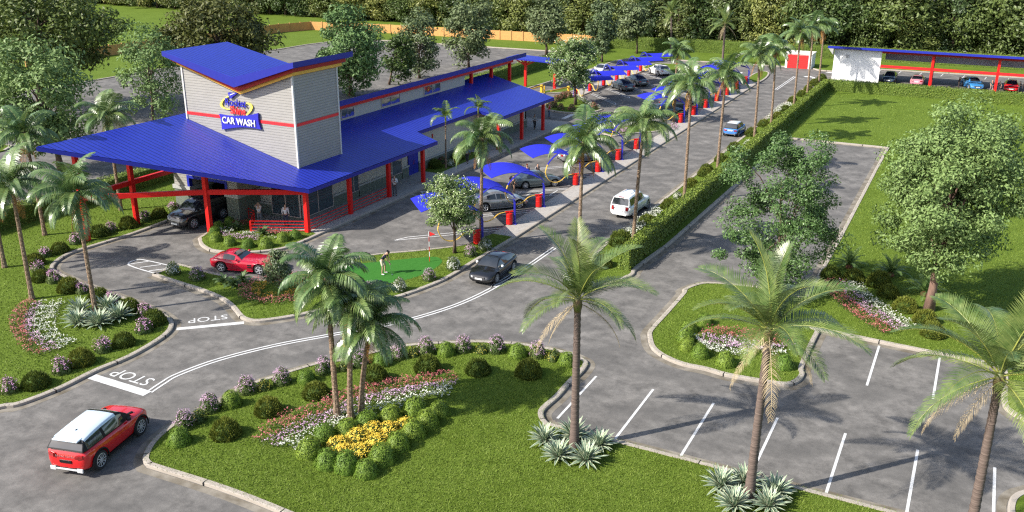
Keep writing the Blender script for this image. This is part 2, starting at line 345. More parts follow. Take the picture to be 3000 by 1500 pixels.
# strip under the long hedge and the palms
Sk0 = [(-22.15,134.6),(-22.15,110),(-22.15,92),(-22.15,72),(-22.1,62)]+GG('E', (2010,800), (1880,930), (1800,1060), (1790,1140), (1850,1165), (1960,1142), (2190,1062), (2238,1000))+[(-18.1,60.5)]
Sks = smooth_poly(Sk0, 3, False)+[(-17.95,70),(-17.8,80),(-17.7,90),(-17.6,100.45),(-12.5,100.5),(-7.7,100.55),(-7.7,90),(-7.65,80),(-7.6,70),(-7.6,62)]
Qk = [(-7.7,54.9)]+GG('F', (600,1150), (250,1112), (110,1122), (0,1165))+GG('H', (1840,112), (1750,215), (1662,312), (1652,350), (1672,412), (1740,462), (1840,503))+GG('I', (120,528), (240,562), (410,592), (545,612), (605,603), (642,578), (655,548), (648,522), (690,420), (735,328), (745,316), (1130,396), (1560,482), (1690,503), (1722,545), (1720,640), (1722,710), (1748,748), (1840,802), (2200,960))
Qks = smooth_poly(Qk, 3, False)
big = Sks+[(-7.6,56)]+Qks+[(40,44),(40,133.6),(-18.0,134.6)]
lawn(big); kerb(Sks+[(-7.6,56),(-7.7,54.9)], side=1); kerb(Qks, side=1); ISL['big'] = big
# front lawn
Fk = GG('H', (1490,912), (1150,826), (1112,815), (1088,778), (1098,742), (1170,678), (1240,598), (1302,540), (1328,492), (1292,464), (1220,436), (1100,408), (950,386), (750,374), (560,380), (330,398), (150,438), (50,468))\
   + GG('G', (1740,488), (1640,512), (1450,572), (1290,625), (1200,692), (1060,768), (960,812), (905,842), (832,905), (790,962), (772,1015), (790,1043), (822,1058), (1160,1165), (1450,1275), (1900,1470), (2500,1760))
Fks = smooth_poly([(12.5,34.0)]+Fk, 3, False)
Fp = Fks+[(2,6),(20,6),(20,34.0)]
lawn(Fp); kerb(Fks[::-1], side=-1); ISL['front'] = Fp
isl = smooth_poly(GG('I', (1753,1300), (1756,1245), (1780,1208), (1850,1180), (2100,1140), (2100,1400), (1780,1400)), 3)
if area(isl) < 0: isl = isl[::-1]
lawn(isl); kerb(isl, True)
# far lawns round the back car park
farl = [(-64.4,98),(-56.3,98),(-56.2,117),(-55.4,138),(-55.4,147.5),(-54.4,151.2),(-51.6,153.1),(-45.4,153.6),(-36,154.2),(-28.8,154.6),(-24.6,154.6),(-23.4,153.1),(-21,153.0),(-19.6,154.5),(-18,157.8),(-14.7,158.9),(5,160.1),(60,163.5),(90,166),(90,300),(-330,300),(-330,20),(-114.6,20),(-114.4,140),(-113,148),(-109,151.8),(-104,152.8),(-69,153.8),(-64.4,154)]
lawn(farl); ISL['far'] = farl
kerb(farl[1:18], side=1); kerb(farl[22:], side=1)
patch = [(-130,59.6),(-87.2,59.2),(-86,57.5),(-86,25),(-130,25)]
lawn(patch[::-1], z=.12); kerb(patch[::-1][2:], side=1)

# painted markings, each a thin sheet 4 mm above the asphalt
mk = MB()
def stripe(a, b, wd=0.12, z=0.008):
    a = np.array(a); b = np.array(b); d = (b-a)/np.linalg.norm(b-a); n = np.array([-d[1], d[0]])*wd/2
    mk.add([(*(a-n), z), (*(b-n), z), (*(b+n), z), (*(a+n), z)], [(0,1,2,3)])
def polystripe(line, wd=0.12, z=0.008):
    a = offset(line, wd/2, False); b = offset(line, -wd/2, False); n = len(line)
    mk.add([(x, y, z) for x, y in b]+[(x, y, z) for x, y in a], [(i, i+1, n+i+1, n+i) for i in range(n-1)])
for k in range(9): stripe((-15.13+3.03*k, 34.15 if k else 34.6), (-15.13+3.03*k, 39.4))
for k in (0, 1): stripe((-2.75+3.04*k, 44.7), (-2.75+3.04*k, 49.9))
stripe((-37.75,27.60), (-33.85,27.58), .52); stripe((-38.35,33.82), (-35.6,36.25), .36)
cl = smooth_poly(GG('G', (805,642), (880,592), (960,547), (1180,467), (1480,391), (1800,331)) + GG('H', (300,268), (600,180), (800,90), (940,2)) + GG('E', (1140,1135), (1330,1030)) + [(-25.2,56.5)], 5, False)
polystripe(offset(cl, .13, False), .11, .012); polystripe(offset(cl, -.13, False), .11, .012)
for dx in (-.16, .16): stripe((-25.55+dx, 131.5), (-25.5+dx, 145.5), .12)
stripe((-22.0,152.2),(-17.5,150.4),.9)
for k in range(12): stripe((-14.9+3.03*k, 156.2), (-14.7+3.03*k, 158.8))
DIA = math.sqrt(.5)
for cy in (54.3,59.4,64.6,77.3,82.5,87.7,92.9,102.7,107.9,113.1,118.3,123.5,128.7,133.9):
    if cy == 92.9: continue
    for o_ in (-.32, .32): stripe((-30.65, cy-1.1+o_), (-36.2+(.0 if o_ < 0 else .5), cy-1.1+o_-5.55+(.0 if o_ < 0 else .5)), .10)
    stripe((-36.2, cy-1.1-.32-5.55), (-35.7, cy-1.1+.32-5.05), .10)
for cy in (117.3,122.5,127.7,132.9,138.1):
    for o_ in (-.32, .32): stripe((-47.0, cy-.9+o_), (-41.2+(.0 if o_ < 0 else -.5), cy-.9+o_-5.8+(.0 if o_ < 0 else .5)), .10)
    stripe((-41.2, cy-.9-.32-5.8), (-41.7, cy-.9+.32-5.3), .10)
for a, b in (((640,655),(1265,608)),((640,668),(1265,621)),((690,722),(1190,685)),((640,697),(695,668)),((735,716),(835,662)),((890,702),(990,645)),((1030,700),(1140,636)),((1165,690),(1268,622))):
    stripe(G('s', *a), G('s', *b), .10)
for a, b in (((530,437),(660,465)),((605,413),(690,430)),((600,413),(650,465))): stripe(G('E', *a), G('E', *b), .10)
ht = smooth_poly(GG('D', (1290,976), (1080,930), (1030,932), (985,945), (969,965), (990,978), (1060,1002), (1185,1037)), 3, False); polystripe(ht, .12)
for a, b in (((985,962),(1120,942)),((1055,988),(1215,967)),((1125,1014),(1262,997))): stripe(G('D', *a), G('D', *b), .11)
a0 = GG('q', (330,1120), (470,1052), (545,1058), (400,1122)); mk.add([(x, y, .008) for x, y in a0], [(0,1,2,3)] if area(a0) > 0 else [(3,2,1,0)])
def flatshape(pts, z=.008): 
    if area(pts) < 0: pts = pts[::-1]
    mk.add([(x, y, z) for x, y in pts], tri_poly(pts))
flatshape(GG('u', (1010,1107), (1100,1103), (1180,1125), (1178,1143), (1130,1148), (1148,1128), (1095,1120), (1030,1118)))
flatshape(GG('j', (560,180)[0:0] or (1790+0,95), (1900,70), (1900,90), (1830,120)))
tag(mk.build('road_markings', PAINT), kind='structure')
def to_mesh(o):
    bpy.context.view_layer.update(); me = bpy.data.meshes.new_from_object(o.evaluated_get(bpy.context.evaluated_depsgraph_get())); old = o.data
    q = bpy.data.objects.new(o.name, me); COL.objects.link(q); q.location = o.location; q.rotation_euler = o.rotation_euler; q.scale = o.scale; q.parent = o.parent
    nm = o.name; bpy.data.objects.remove(o); bpy.data.curves.remove(old); q.name = nm; return q
def road_text(txt, c, ang, size, sx=1.0):
    cu = bpy.data.curves.new('road_lettering', 'FONT'); cu.body = txt; cu.size = size; cu.align_x = 'CENTER'; cu.align_y = 'CENTER'; cu.resolution_u = 3
    o = bpy.data.objects.new('road_lettering', cu); COL.objects.link(o); o.location = (*c, .009); o.rotation_euler = (0, 0, ang); o.scale = (sx, 1, 1)
    cu.materials.append(PAINT); return tag(to_mesh(o), kind='structure')
q_ = G('G', 702, 567); road_text("STOP", (q_[0], q_[1]+.16), R(180), 1.12, .98); road_text("STOP", G('G', 1122, 246), R(-135), .98, .95)

# ------------------------------------------------------------------ hedges
def leaf_shell(P, Nn, size, seed=0, jit=0.6):
    """kite-shaped leaves scattered at points P with outward directions Nn"""
    r = np.random.default_rng(seed); n = len(P)
    d = Nn+r.normal(0, jit, (n, 3)); d /= np.linalg.norm(d, axis=1)[:, None]
    a = np.cross(d, r.normal(0, 1, (n, 3))); a /= np.linalg.norm(a, axis=1)[:, None]; b = np.cross(d, a)
    s = size*r.uniform(.6, 1.3, (n, 1))
    V = np.stack([P-a*s, P+b*s*.45+d*s*.12, P+a*s, P-b*s*.45+d*s*.12], 1).reshape(-1, 3)
    return V, np.arange(4*n).reshape(n, 4)
def hedge(x0, y0, x1, y1, wd, ht, label, dens=130, seed=0):
    """hedge along a straight line: dense core block dressed with leaves all over"""
    a = np.array([x0, y0]); b = np.array([x1, y1]); L_ = np.linalg.norm(b-a); u = (b-a)/L_; n = np.array([-u[1], u[0]])
    r = np.random.default_rng(seed); mb = MB(); ns = max(4, int(L_/1.0)); V = []; F = []
    secs = [(-1, .0), (-1, .5), (-.98, .93), (-.85, 1), (0, 1.0), (.85, 1), (.98, .93), (1, .5), (1, 0)]; k = len(secs)
    for i in range(ns+1):
        for s_, h in secs:
            p = a+u*L_*i/ns+n*s_*(wd/2-.06)+n*r.normal(0, .02); V.append((p[0], p[1], .08+(ht-.14)*h+(r.normal(0, .02) if h else 0)))
    for i in range(ns): F += [(i*k+j, i*k+j+1, (i+1)*k+j+1, (i+1)*k+j) for j in range(k-1)]
    F += [tuple(range(k)), tuple(range(ns*k+k-1, ns*k-1, -1))]
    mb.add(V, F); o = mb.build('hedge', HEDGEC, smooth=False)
    parts = []; ar = [L_*ht, L_*ht, L_*wd, wd*ht, wd*ht]
    for f, A_ in enumerate(ar):
        m = int(A_*dens); t = r.uniform(0, 1, m); h = r.uniform(0, 1, m)
        if f < 2: sgn = -1 if f == 0 else 1; xy = a+u*(L_*t)[:, None]+n*sgn*wd/2; z = h*ht; N_ = np.tile([*(n*sgn), .25], (m, 1))
        elif f == 2: xy = a+u*(L_*t)[:, None]+n*((h-.5)*wd)[:, None]; z = np.full(m, ht); N_ = np.tile([0, 0, 1.0], (m, 1))
        else: sgn = -1 if f == 3 else 1; xy = (a if f == 3 else b)+n*((t-.5)*wd)[:, None]; z = h*ht; N_ = np.tile([*(u*sgn), .25], (m, 1))
        P = np.column_stack([xy, z+.05])+r.normal(0, .035, (m, 3)); parts.append((P, N_))
    P = np.concatenate([p for p, _ in parts]); N_ = np.concatenate([q for _, q in parts])
    V, F = leaf_shell(P, N_, .085, seed)
    link('leaves', np_mesh('leaves', V, F, [HEDGEM]), o)
    return tag(o, label, 'hedge')
hedge(-63.4,16, -63.4,76, 1.3, 1.6, "long clipped hedge behind the row of palms, left of the car wash", 60, 1)
hedge(-63.2,98, -63.2,162.5, 1.3, 1.7, "tall hedge running back beyond the far end of the car wash roof", 45, 2)
hedge(-63.2,163.1, -21.6,168.4, 1.5, 2.25, "hedge across the far end of the site in front of the dark wood", 45, 3)
hedge(-21.4,168.5, 40,170.5, 1.5, 2.25, "hedge on the grass bank seen behind the carport", 40, 4)
hedge(-19.2,54.2, -19.25,134.8, .82, 1.5, "long clipped hedge beside the palm row, between road and side drive", 150, 5)
hedge(-19.0,134.2, 34,134.5, 1.3, 1.6, "clipped hedge in front of the white wall and carport", 60, 6)

# ------------------------------------------------------------------ car wash building
ZR = lambda x, y=0: 4.2+0.253*(-44.7-x)                 # main roof plane
bw = thing('car_wash', "car wash with blue sloping roof, grey siding tower and red posts", 'building', (-49.5, 70, 0))
def bpart(mb, name, m, parent=bw, **k):
    o = mb.build(name, m, **k); p = parent; o.parent = p
    q = p; off = Vector((0,0,0))
    while q is not None: off += q.location; q = q.parent
    o.location = -off
    return o
WX, TX = -44.95, -44.85
WAVEB = mat("painted_wave_blue", (.03,.05,.45), .5, (.025,.045,.40), 5)
# walls: stone base, cap band, stucco above (front room, long side wall, recess and end)
mb = MB(); st = MB()
def wall_run(pts, top, base=1.0, th=.25, band=True):
    for (xa, ya), (xb, yb) in zip(pts[:-1], pts[1:]):
        a = np.array([xa, ya, 0.0]); b = np.array([xb, yb, 0]); d = (b-a)/np.linalg.norm(b-a); n = np.array([d[1], -d[0], 0])   # n points outwards
        mb.add([a-n*th, b-n*th, b-n*th+[0,0,top], a-n*th+[0,0,top], a, b, b+[0,0,top], a+[0,0,top]], [(0,1,2,3),(5,4,7,6),(3,2,6,7),(4,0,3,7),(1,5,6,2)])
        c = (a+b)/2; h = np.linalg.norm(b-a)/2
        st.obox((*(c+n*.05)[:2], base/2), d, (h+.05, .055, base/2)); 
        if band: bd = MB(); bd.obox((*(c+n*.075)[:2], base+.075), d, (h+.08, .09, .075)); bpart(bd, 'cap_band', BAND)
wall_run([(-49.2,52.9),(-47.75,52.9)], 4.0); wall_run([(-47.75,52.9),(WX,52.9)], 4.0, .26, .25, False); wall_run([(WX,52.9),(WX,56.82)], 4.0, .2, .25, False); wall_run([(WX,56.82),(WX,58.8)], 4.0); wall_run([(WX,58.8),(WX,60.3)], 4.0, .66, .25, False); wall_run([(WX,60.3),(WX,65.1)], 4.0); wall_run([(WX,65.1),(WX,66.75)], 4.0, .68, .25, False); wall_run([(WX,66.75),(WX,67.8)], 4.0); wall_run([(WX,69.6),(WX,92.0)], 4.0, .95); wall_run([(WX,92.0),(-56.0,92.0)], 4.0)
mb.box(-56.0,58.2,0, -55.75,92,4.3); mb.box(-56.0,91.7,0, -49.4,91.95,4.3)
mb.box(-49.6,58.2,4.0, -49.35,86.0,6.9)
bpart(mb, 'wall', STUCCO); bpart(st, 'stone_base', STONE)
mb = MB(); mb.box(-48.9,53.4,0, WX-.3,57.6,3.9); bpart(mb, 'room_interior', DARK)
# main roof
mb = MB()
rp = [(-56.6,40.15),(-42.08,50.55),(-42.08,68.3),(-44.33,68.6),(-44.33,80.0),(-42.08,80.45),(-42.08,93.1),(-50.3,93.0),(-50.3,58.6),(-56.6,58.6)]
tr = tri_poly(rp); n = len(rp); TH = .30
mb.add([(x, y, ZR(x)) for x, y in rp], tr); bpart(mb, 'roof', ROOFM)
mb = MB(); rp2 = offset(rp, .035, True) if area(rp) < 0 else offset(rp, -.035, True)
mb.add([(x, y, ZR(x)-.012) for x, y in rp2]+[(x, y, ZR(x)-TH) for x, y in rp2], [(i, n+i, n+(i+1) % n, (i+1) % n) for i in range(n)]+[tuple(n+i for i in t[::-1]) for t in tr])
bpart(mb, 'fascia', BLUEDK)
# upper shed roof over the tunnel with its red and blue edge
mb = MB()
ux0, ux1, uy0, uy1 = -56.9, -48.55, 58.4, 99.3
ZU = lambda x: 7.34+.31*(x-ux1)
mb.add([(ux1,uy0,ZU(ux1)),(ux1,uy1,ZU(ux1)),(ux0,uy1,ZU(ux0)),(ux0,uy0,ZU(ux0)),(ux1,uy0,ZU(ux1)-.46),(ux1,uy1,ZU(ux1)-.46),(ux0,uy1,ZU(ux0)-.3),(ux0,uy0,ZU(ux0)-.3)],
       [(0,1,2,3),(7,6,5,4),(1,0,4,5),(2,1,5,6),(3,2,6,7),(0,3,7,4)]); bpart(mb, 'upper_roof', BLUEDK)
mb = MB(); mb.box(-49.1,58.4,6.52, -48.9,96.6,6.9); bpart(mb, 'roof_beam', RED)
for y in (87.4, 92.0, 96.5):
    mb = MB(); z0 = ZR(-49.35) if y < 93 else 0; mb.box(-49.5,y-.16,z0-.05 if y < 93 else 0, -49.2,y+.16,6.95); bpart(mb, 'roof_post', RED)
# clerestory windows
for ya, yb, za, zb in ((64.3,66.1,5.56,6.3),(70.45,73.4,5.58,6.32),(77.85,80.85,5.55,6.34)):
    fr = MB(); x = -49.35
    for a, b, c, d in ((ya-.06,yb+.06,za-.06,za),(ya-.06,yb+.06,zb,zb+.06),(ya-.06,ya,za,zb),(yb,yb+.06,za,zb),((ya+yb)/2-.03,(ya+yb)/2+.03,za,zb)): fr.box(x,a,c,x+.07,b,d)
    f = bpart(fr, 'window', FRAMEM); g = MB(); g.box(x,ya,za,x+.03,yb,zb); bpart(g, 'pane', GLASSL, f)
# coloured shapes over the panes: blue waves, and a red roundel with a yellow swirl in the farthest window
for ya, yb, za in ((64.3,66.1,5.56),(70.45,73.4,5.58),(77.85,80.85,5.55)):
    mb = MB(); wv = [(ya+(yb-ya)*i/16, za+.14+.10*math.sin(i*.9+ya)+.01*i) for i in range(17)]+[(yb, za+.01), (ya, za+.01)]; mb.add([(-49.312, y, z) for y, z in wv], [tuple(t) for t in tri_poly(wv)]); bpart(mb, 'window_wave', WAVEB)
mb = MB(); mb.add([(-49.310, 78.6+.33*math.cos(a), 6.02+.27*math.sin(a)) for a in np.linspace(0, 5.98, 20)], [tuple(range(20))]); bpart(mb, 'window_roundel', REDDK)
mb = MB(); mb.tube([(-49.305, 78.6+.16*math.cos(a)*(1 if a < 3.14 else -1)*.9, 6.02+.17-.34*i/12) for i, a in enumerate(np.linspace(0, 6.28, 13))], .03, 5); bpart(mb, 'window_swirl', YEL)
# small details on the side wall
mb = MB(); mb.box(WX,72.0,2.8,WX+.06,72.2,3.15); bpart(mb, 'wall_sign', REDDK)
# tower: siding box with butterfly top
tx0, ty0, ty1, ZV, ZE, XV = -55.7, 52.9, 58.15, 9.62, 11.35, -49.65
mb = MB()
def tz(x): return ZV+(ZE-ZV)*(abs(x-XV)/((XV-tx0) if x < XV else (TX-XV)))
for yy, s in ((ty0, 1), (ty1, -1)):
    q = [(tx0, yy, 3.4), (TX, yy, 3.4), (TX, yy, tz(TX)), (XV, yy, ZV), (tx0, yy, tz(tx0))]; mb.add(q, [(0,1,2,3,4)[::s]])
for xx, s in ((tx0, -1), (TX, 1)):
    q = [(xx, ty0, 3.4), (xx, ty1, 3.4), (xx, ty1, tz(xx)), (xx, ty0, tz(xx))]; mb.add(q, [(0,1,2,3)[::s]])
bpart(mb, 'tower_wall', SIDING)
for xx, yy in ((tx0, ty0), (TX, ty0), (TX, ty1)):
    mb = MB(); mb.box(xx-.07, yy-.07, 3.5, xx+.07, yy+.07, tz(min(max(xx, tx0), TX))-.05)
    bpart(mb, 'corner_trim', mat("pale_grey_trim", (.62,.61,.58), .5, (.58,.57,.54), 4))
mb = MB(); mb.box(tx0+.05, ty0-.045, 7.36, TX-.05, ty0-.004, 7.58); mb.box(TX+.004, ty0+.08, 7.36, TX+.045, ty1-.08, 7.58); bpart(mb, 'red_stripe', mat("bright_red_band", (.85,.025,.03), .45, (.78,.022,.026), 3))
def butterfly(xa, xb, ya, yb, zl, zk, zr, tl, tk, tr_, name, m, topm=None):
    """V-shaped roof slab: top heights at left, valley, right and their thicknesses"""
    b_ = MB(); xs = (xa, XV, xb); zt = (zl, zk, zr); tt = (tl, tk, tr_); V = []
    for yy in (ya, yb): V += [(x, yy, z) for x, z in zip(xs, zt)]+[(x, yy, z-t) for x, z, t in zip(xs, zt, tt)]
    b_.add(V, [(0,1,7,6),(1,2,8,7)], 1 if topm else 0); b_.f += [(4,3,9,10),(5,4,10,11),(3,4,1,0),(4,5,2,1),(6,7,10,9),(7,8,11,10),(0,6,9,3),(2,5,11,8)]; b_.m += [0]*8; o = bpart(b_, name, [m, topm] if topm else m)
    return o
bf = butterfly(-56.65, -43.85, 51.95, 59.05, 12.27, 10.8, 12.29, .34, .74, .40, 'tower_roof', BLUEDK, ROOFT)
butterfly(-56.2, -44.30, 52.35, 58.7, 12.27-.40, 10.8-.70, 12.29-.45, .30, .40, .34, 'red_eave_band', REDDK)
butterfly(-55.95, -44.55, 52.62, 58.5, 12.27-.72, 10.8-1.05, 12.29-.80, .28, .30, .30, 'gold_eave_band', GOLD)
# garage bay in the foot of the tower
mb = MB(); gy = 50.45
for xa, xb in ((-55.4,-53.75),(-50.05,-48.85)):
    st = MB(); bd = MB()
    st.box(xa,gy,0, xb,52.9,1.95); bpart(st, 'bay_pier', STONE); bd.box(xa-.09,gy-.09,1.95, xb+.09,52.95,2.25); bpart(bd, 'bay_cap_band', BAND); mb.box(xa+.03,gy+.03,2.25, xb-.03,52.85,5.2)
mb.box(-53.75,gy+.03,3.12, -50.05,gy+.25,5.0)
bpart(mb, 'bay_siding', SIDING)
mb = MB(); mb.box(-53.95,gy-.02,2.25,-53.73,gy+.3,3.14); mb.box(-50.07,gy-.02,2.25,-49.85,gy+.3,3.14); mb.box(-53.95,gy-.022,2.95,-49.85,gy+.3,3.16); bpart(mb, 'door_frame', BLUE)
mb = MB(); mb.box(-53.73,51.5,2.55,-50.07,51.6,3.2); bpart(mb, 'roller_door', ribs("blue_roller_door", (.03,.05,.45), (.01,.015,.2), 2, .15, .15, .4))
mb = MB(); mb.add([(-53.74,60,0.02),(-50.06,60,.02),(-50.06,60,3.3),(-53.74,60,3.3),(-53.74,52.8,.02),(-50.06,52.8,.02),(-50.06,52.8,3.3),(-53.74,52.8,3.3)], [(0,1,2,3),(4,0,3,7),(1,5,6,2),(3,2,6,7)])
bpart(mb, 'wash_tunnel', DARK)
# windows and door at ground level
def framed(name, axis, fixed, a, b, za, zb, div=1, glass=GLASSL, out=1):
    fr = MB(); g = MB(); t = .06
    def bx(m_, p, q, c, d, e, f):
        if axis == 'x': m_.box(min(fixed+e*out, fixed+f*out), p, c, max(fixed+e*out, fixed+f*out), q, d)
        else: m_.box(p, min(fixed-e, fixed-f), c, q, max(fixed-e, fixed-f), d)
    bx(fr, a-t, b+t, za-t, za, .02, .14); bx(fr, a-t, b+t, zb, zb+t, .02, .14); bx(fr, a-t, a, za, zb, .02, .14); bx(fr, b, b+t, za, zb, .02, .14)
    for k in range(1, div+1): c = a+(b-a)*k/(div+1); bx(fr, c-.03, c+.03, za, zb, .02, .14)
    f = bpart(fr, name, FRAMEM); bx(g, a, b, za, zb, .0, .115); bpart(g, 'pane', glass, f)
framed('window', 'y', 52.9, -47.62, -44.98, .36, 2.9, 1); framed('window', 'x', WX, 53.05, 56.7, .30, 2.9, 1)
framed('window', 'x', WX, 58.9, 60.2, .75, 2.7, 1); framed('window', 'x', WX, 65.2, 66.65, .78, 2.5, 0)
mb = MB(); mb.box(WX-.05,67.9,.135,WX+.05,69.5,2.45); dr = bpart(mb, 'door', BLUE)
mb = MB(); mb.box(WX+.05,68.68,.15,WX+.062,68.72,2.4); [mb.box(WX+.05,68.05+.75*k,.5,WX+.06,68.6+.75*k,1.05) for k in (0,1)]; bpart(mb, 'door_panel', BLUEDK, dr)
for yy in (68.58, 68.82):
    mb = MB(); mb.tube([(WX+.05,yy,1.05),(WX+.12,yy,1.08),(WX+.12,yy,1.35),(WX+.05,yy,1.38)], .015, 6); bpart(mb, 'handle', REDDK, dr)
mb = MB(); mb.box(WX-.05,80.6,.135,WX+.05,81.8,2.4); bpart(mb, 'door', BLUE)
# red posts, tilted canopy frame and braces
def post(x, y, zt, wd=.30, z0=.13, ztop=None):
    m_ = MB(); m_.box(x-wd/2, y-wd/2, z0, x+wd/2, y+wd/2, zt); return bpart(m_, 'post', RED, bevel=.012)
for y in (50.75,56.0,61.36,66.67,80.9,86.17,91.45): post(-42.60, y, ZR(-42.6)-TH+.02)
post(-48.72,47.2, ZR(-48.72)-TH+.02, .32); post(-55.4,46.46, ZR(-55.4)-TH+.02, .32, .05); post(-55.4,42.0, ZR(-55.4)-TH+.02, .32, .05)
mb = MB(); mb.beam((-55.4,42.0,3.3), (-48.72,47.2,3.3), .24, .36); mb.beam((-48.72,47.2,3.3), (-42.6,50.75,3.22), .24, .36); bpart(mb, 'tie_beam', RED)
mb = MB(); mb.beam((-55.43,42.2,3.34), (-55.43,50.5,3.34), .24, .36); bpart(mb, 'tie_beam', RED)

# sign on the tower front: ring, rocket, words, blue panel
sg = thing('car_wash_sign', "raised car wash sign with rocket, yellow swoosh and blue panel on the tower", 'sign', (-48.0, ty0-.05, 8.5))
def sxz(a, b):                                              # point on the tower front seen at (a, b) in the close-up of the sign
    x, y = 600+a/6.44, 220+b/6.44; d = ray(x, y); t = (ty0-.06)/d[1]; return (float(d[0]*t), float(d[2]*t+CAM_H))
def relief(name, pts, y0, y1, m, parent=sg):
    P = [sxz(*p) if abs(p[0]) > 60 or abs(p[1]) > 60 else p for p in pts]
    if area(P) < 0: P = P[::-1]
    m_ = MB(); n_ = len(P); tr_ = tri_poly(P)
    V = [(x, y1, z) for x, z in P]+[(x, y0, z) for x, z in P]
    m_.add(V, [t for t in tr_]+[(i, n_+i, n_+(i+1) % n_, (i+1) % n_) for i in range(n_)])
    o = m_.build(name, m, parent); o.location = -parent.location; return o
SIGNB = mat("sign_blue", (.022,.022,.42), .5, (.02,.02,.38), 5); SIGNY = mat("sign_yellow", (.95,.80,.13), .5, (.9,.75,.12), 5)
SIGNR = mat("sign_red", (.88,.035,.035), .5, (.82,.03,.03), 5); SIGNW = mat("sign_white", (.85,.85,.85), .5, (.8,.8,.8), 5)
def swoosh(outer, inner_): return smooth_poly(outer, 4, False)+smooth_poly(inner_, 4, False)
relief('yellow_swoosh', swoosh([(466,388),(400,420),(330,480),(296,540),(312,590),(370,630),(440,650),(488,652)], [(488,640),(430,632),(370,605),(338,560),(345,510),(385,455),(430,422),(470,402)]), ty0-.05, ty0-.12, SIGNY)
relief('yellow_swoosh', swoosh([(785,520),(840,525),(890,555),(912,605),(890,670),(845,725),(800,765)], [(768,752),(820,705),(855,650),(865,600),(850,565),(815,545),(790,540)]), ty0-.05, ty0-.12, SIGNY)
relief('rocket', [(628,332),(580,328),(530,335),(500,328),(470,322),(442,336),(465,352),(462,378),(474,400),(490,412),(478,432),(505,438),(530,430),(545,400),(580,378),(610,350)], ty0-.05, ty0-.17, SIGNB)
relief('rocket_flash', [(490,368),(520,352),(560,340),(600,334),(560,350),(520,368),(495,380)], ty0-.172, ty0-.19, SIGNW)
panel = smooth_poly([(292,728),(400,752),(520,764),(640,768),(770,762),(900,742),(1022,712)], 2, False)+smooth_poly([(1028,740),(1030,830),(1046,920),(1078,1018)], 2, False)+smooth_poly([(1040,1012),(930,990),(800,980),(700,978),(580,988),(460,1005),(348,1022)], 2, False)+smooth_poly([(346,980),(335,880),(318,800)], 2, False)
relief('panel', panel, ty0-.05, ty0-.20, SIGNB)
def words_on(txt, a, b, width_a, y, m, name, bold=.02, sxy=1.0):
    """upright lettering centred at the close-up point (a, b), as wide as from a-width_a/2 to a+width_a/2"""
    cu = bpy.data.curves.new(name, 'FONT'); cu.body = txt; cu.align_x = 'CENTER'; cu.align_y = 'CENTER'; cu.extrude = .03; cu.offset = bold; cu.size = 1.0; cu.resolution_u = 3
    o = bpy.data.objects.new(name, cu); COL.objects.link(o); cu.materials.append(m)
    bpy.context.view_layer.update(); wd = o.dimensions.x
    x0, z0 = sxz(a-width_a/2, b); x1, z1 = sxz(a+width_a/2, b); xc, zc = sxz(a, b); s_ = abs(x1-x0)/wd
    o.rotation_euler = (R(90), 0, 0); o.scale = (s_, s_*sxy, 1); o.parent = sg; o.location = Vector((xc, y, zc))-sg.location
    return to_mesh(o)
words_on("Rocket", 590, 525, 385, ty0-.13, SIGNB, 'lettering', .010, 1.08)
words_on("Shine", 636, 675, 280, ty0-.13, SIGNR, 'lettering', .012, 1.18)
words_on("CAR WASH", 670, 878, 610, ty0-.24, SIGNW, 'lettering', .014, 1.10)

# patio railings (four bars between posts)
def railing(a, b, label, z0=.18, slope=0.0):
    o = MB()
    for k in range(4): o.beam((*a, z0+.08+.24*k), (*b, z0+.08+.24*k), .035, .045)
    L_ = math.dist(a, b); m_ = max(1, int(L_/2.6))
    for i in range(m_+1): t = i/m_; o.beam((a[0]+(b[0]-a[0])*t, a[1]+(b[1]-a[1])*t, .13), (a[0]+(b[0]-a[0])*t, a[1]+(b[1]-a[1])*t, z0+.82), .04, .04)
    return tag(o.build('railing', RED), label, 'railing')
railing((-46.4,48.85), (-42.8,50.65), "red railing behind the flower bed, ending at the corner post of the patio")
railing((-46.4,48.95), (-47.85,50.95), "short red railing turning back from the flower bed towards the wash bay")
railing((-47.95,51.0), (-48.8,51.35), "shortest red railing, against the stone pier of the wash bay")
railing((-42.6,50.95), (-42.6,55.8), "red railing along the pavement between the corner post and next post")
railing((-42.6,56.2), (-42.6,61.15), "red railing ending beside the man in a tie")

# ------------------------------------------------------------------ carport, shed, gate house, fence
cp = thing('carport', "long carport with blue flat roof, red posts and rail and a white end wall", 'carport', (-10, 144, 0))
mb = MB(); mb.add([(-20.8,142.4,4.86),(40,142.4,4.86),(40,149.6,3.98),(-20.8,149.6,3.98),(-20.8,142.4,5.18),(40,142.4,5.18),(40,149.6,4.28),(-20.8,149.6,4.28)], [(0,3,2,1),(4,5,6,7),(0,1,5,4),(1,2,6,5),(2,3,7,6),(3,0,4,7)]); bpart(mb, 'roof', BLUE, cp)
mb = MB(); mb.box(-19.95,143.5,0, -13.45,143.75,4.70); mb.box(-19.95,143.75,0,-19.7,149,4.02); bpart(mb, 'end_wall', WHITEWALL, cp)
mb = MB(); mb.box(-20.0,143.42,4.60,-13.4,143.5,4.86); bpart(mb, 'wall_trim', mat("grey_trim", (.5,.5,.48), .7), cp)
mb = MB(); mb.box(-18.35,143.40,3.55,-17.85,143.5,3.95); f = bpart(mb, 'wall_lamp', mat("grey_plastic", (.42,.42,.42), .5), cp)
mb = MB(); mb.box(-13.42,143.40,4.45, 40,143.62,4.84); bpart(mb, 'roof_beam', REDDK, cp)
mb = MB(); mb.box(-13.42,143.38,2.44, 40,143.56,2.80); bpart(mb, 'rail_beam', mat("bright_red_steel", (.80,.02,.025), .4, (.74,.018,.022), 3), cp)
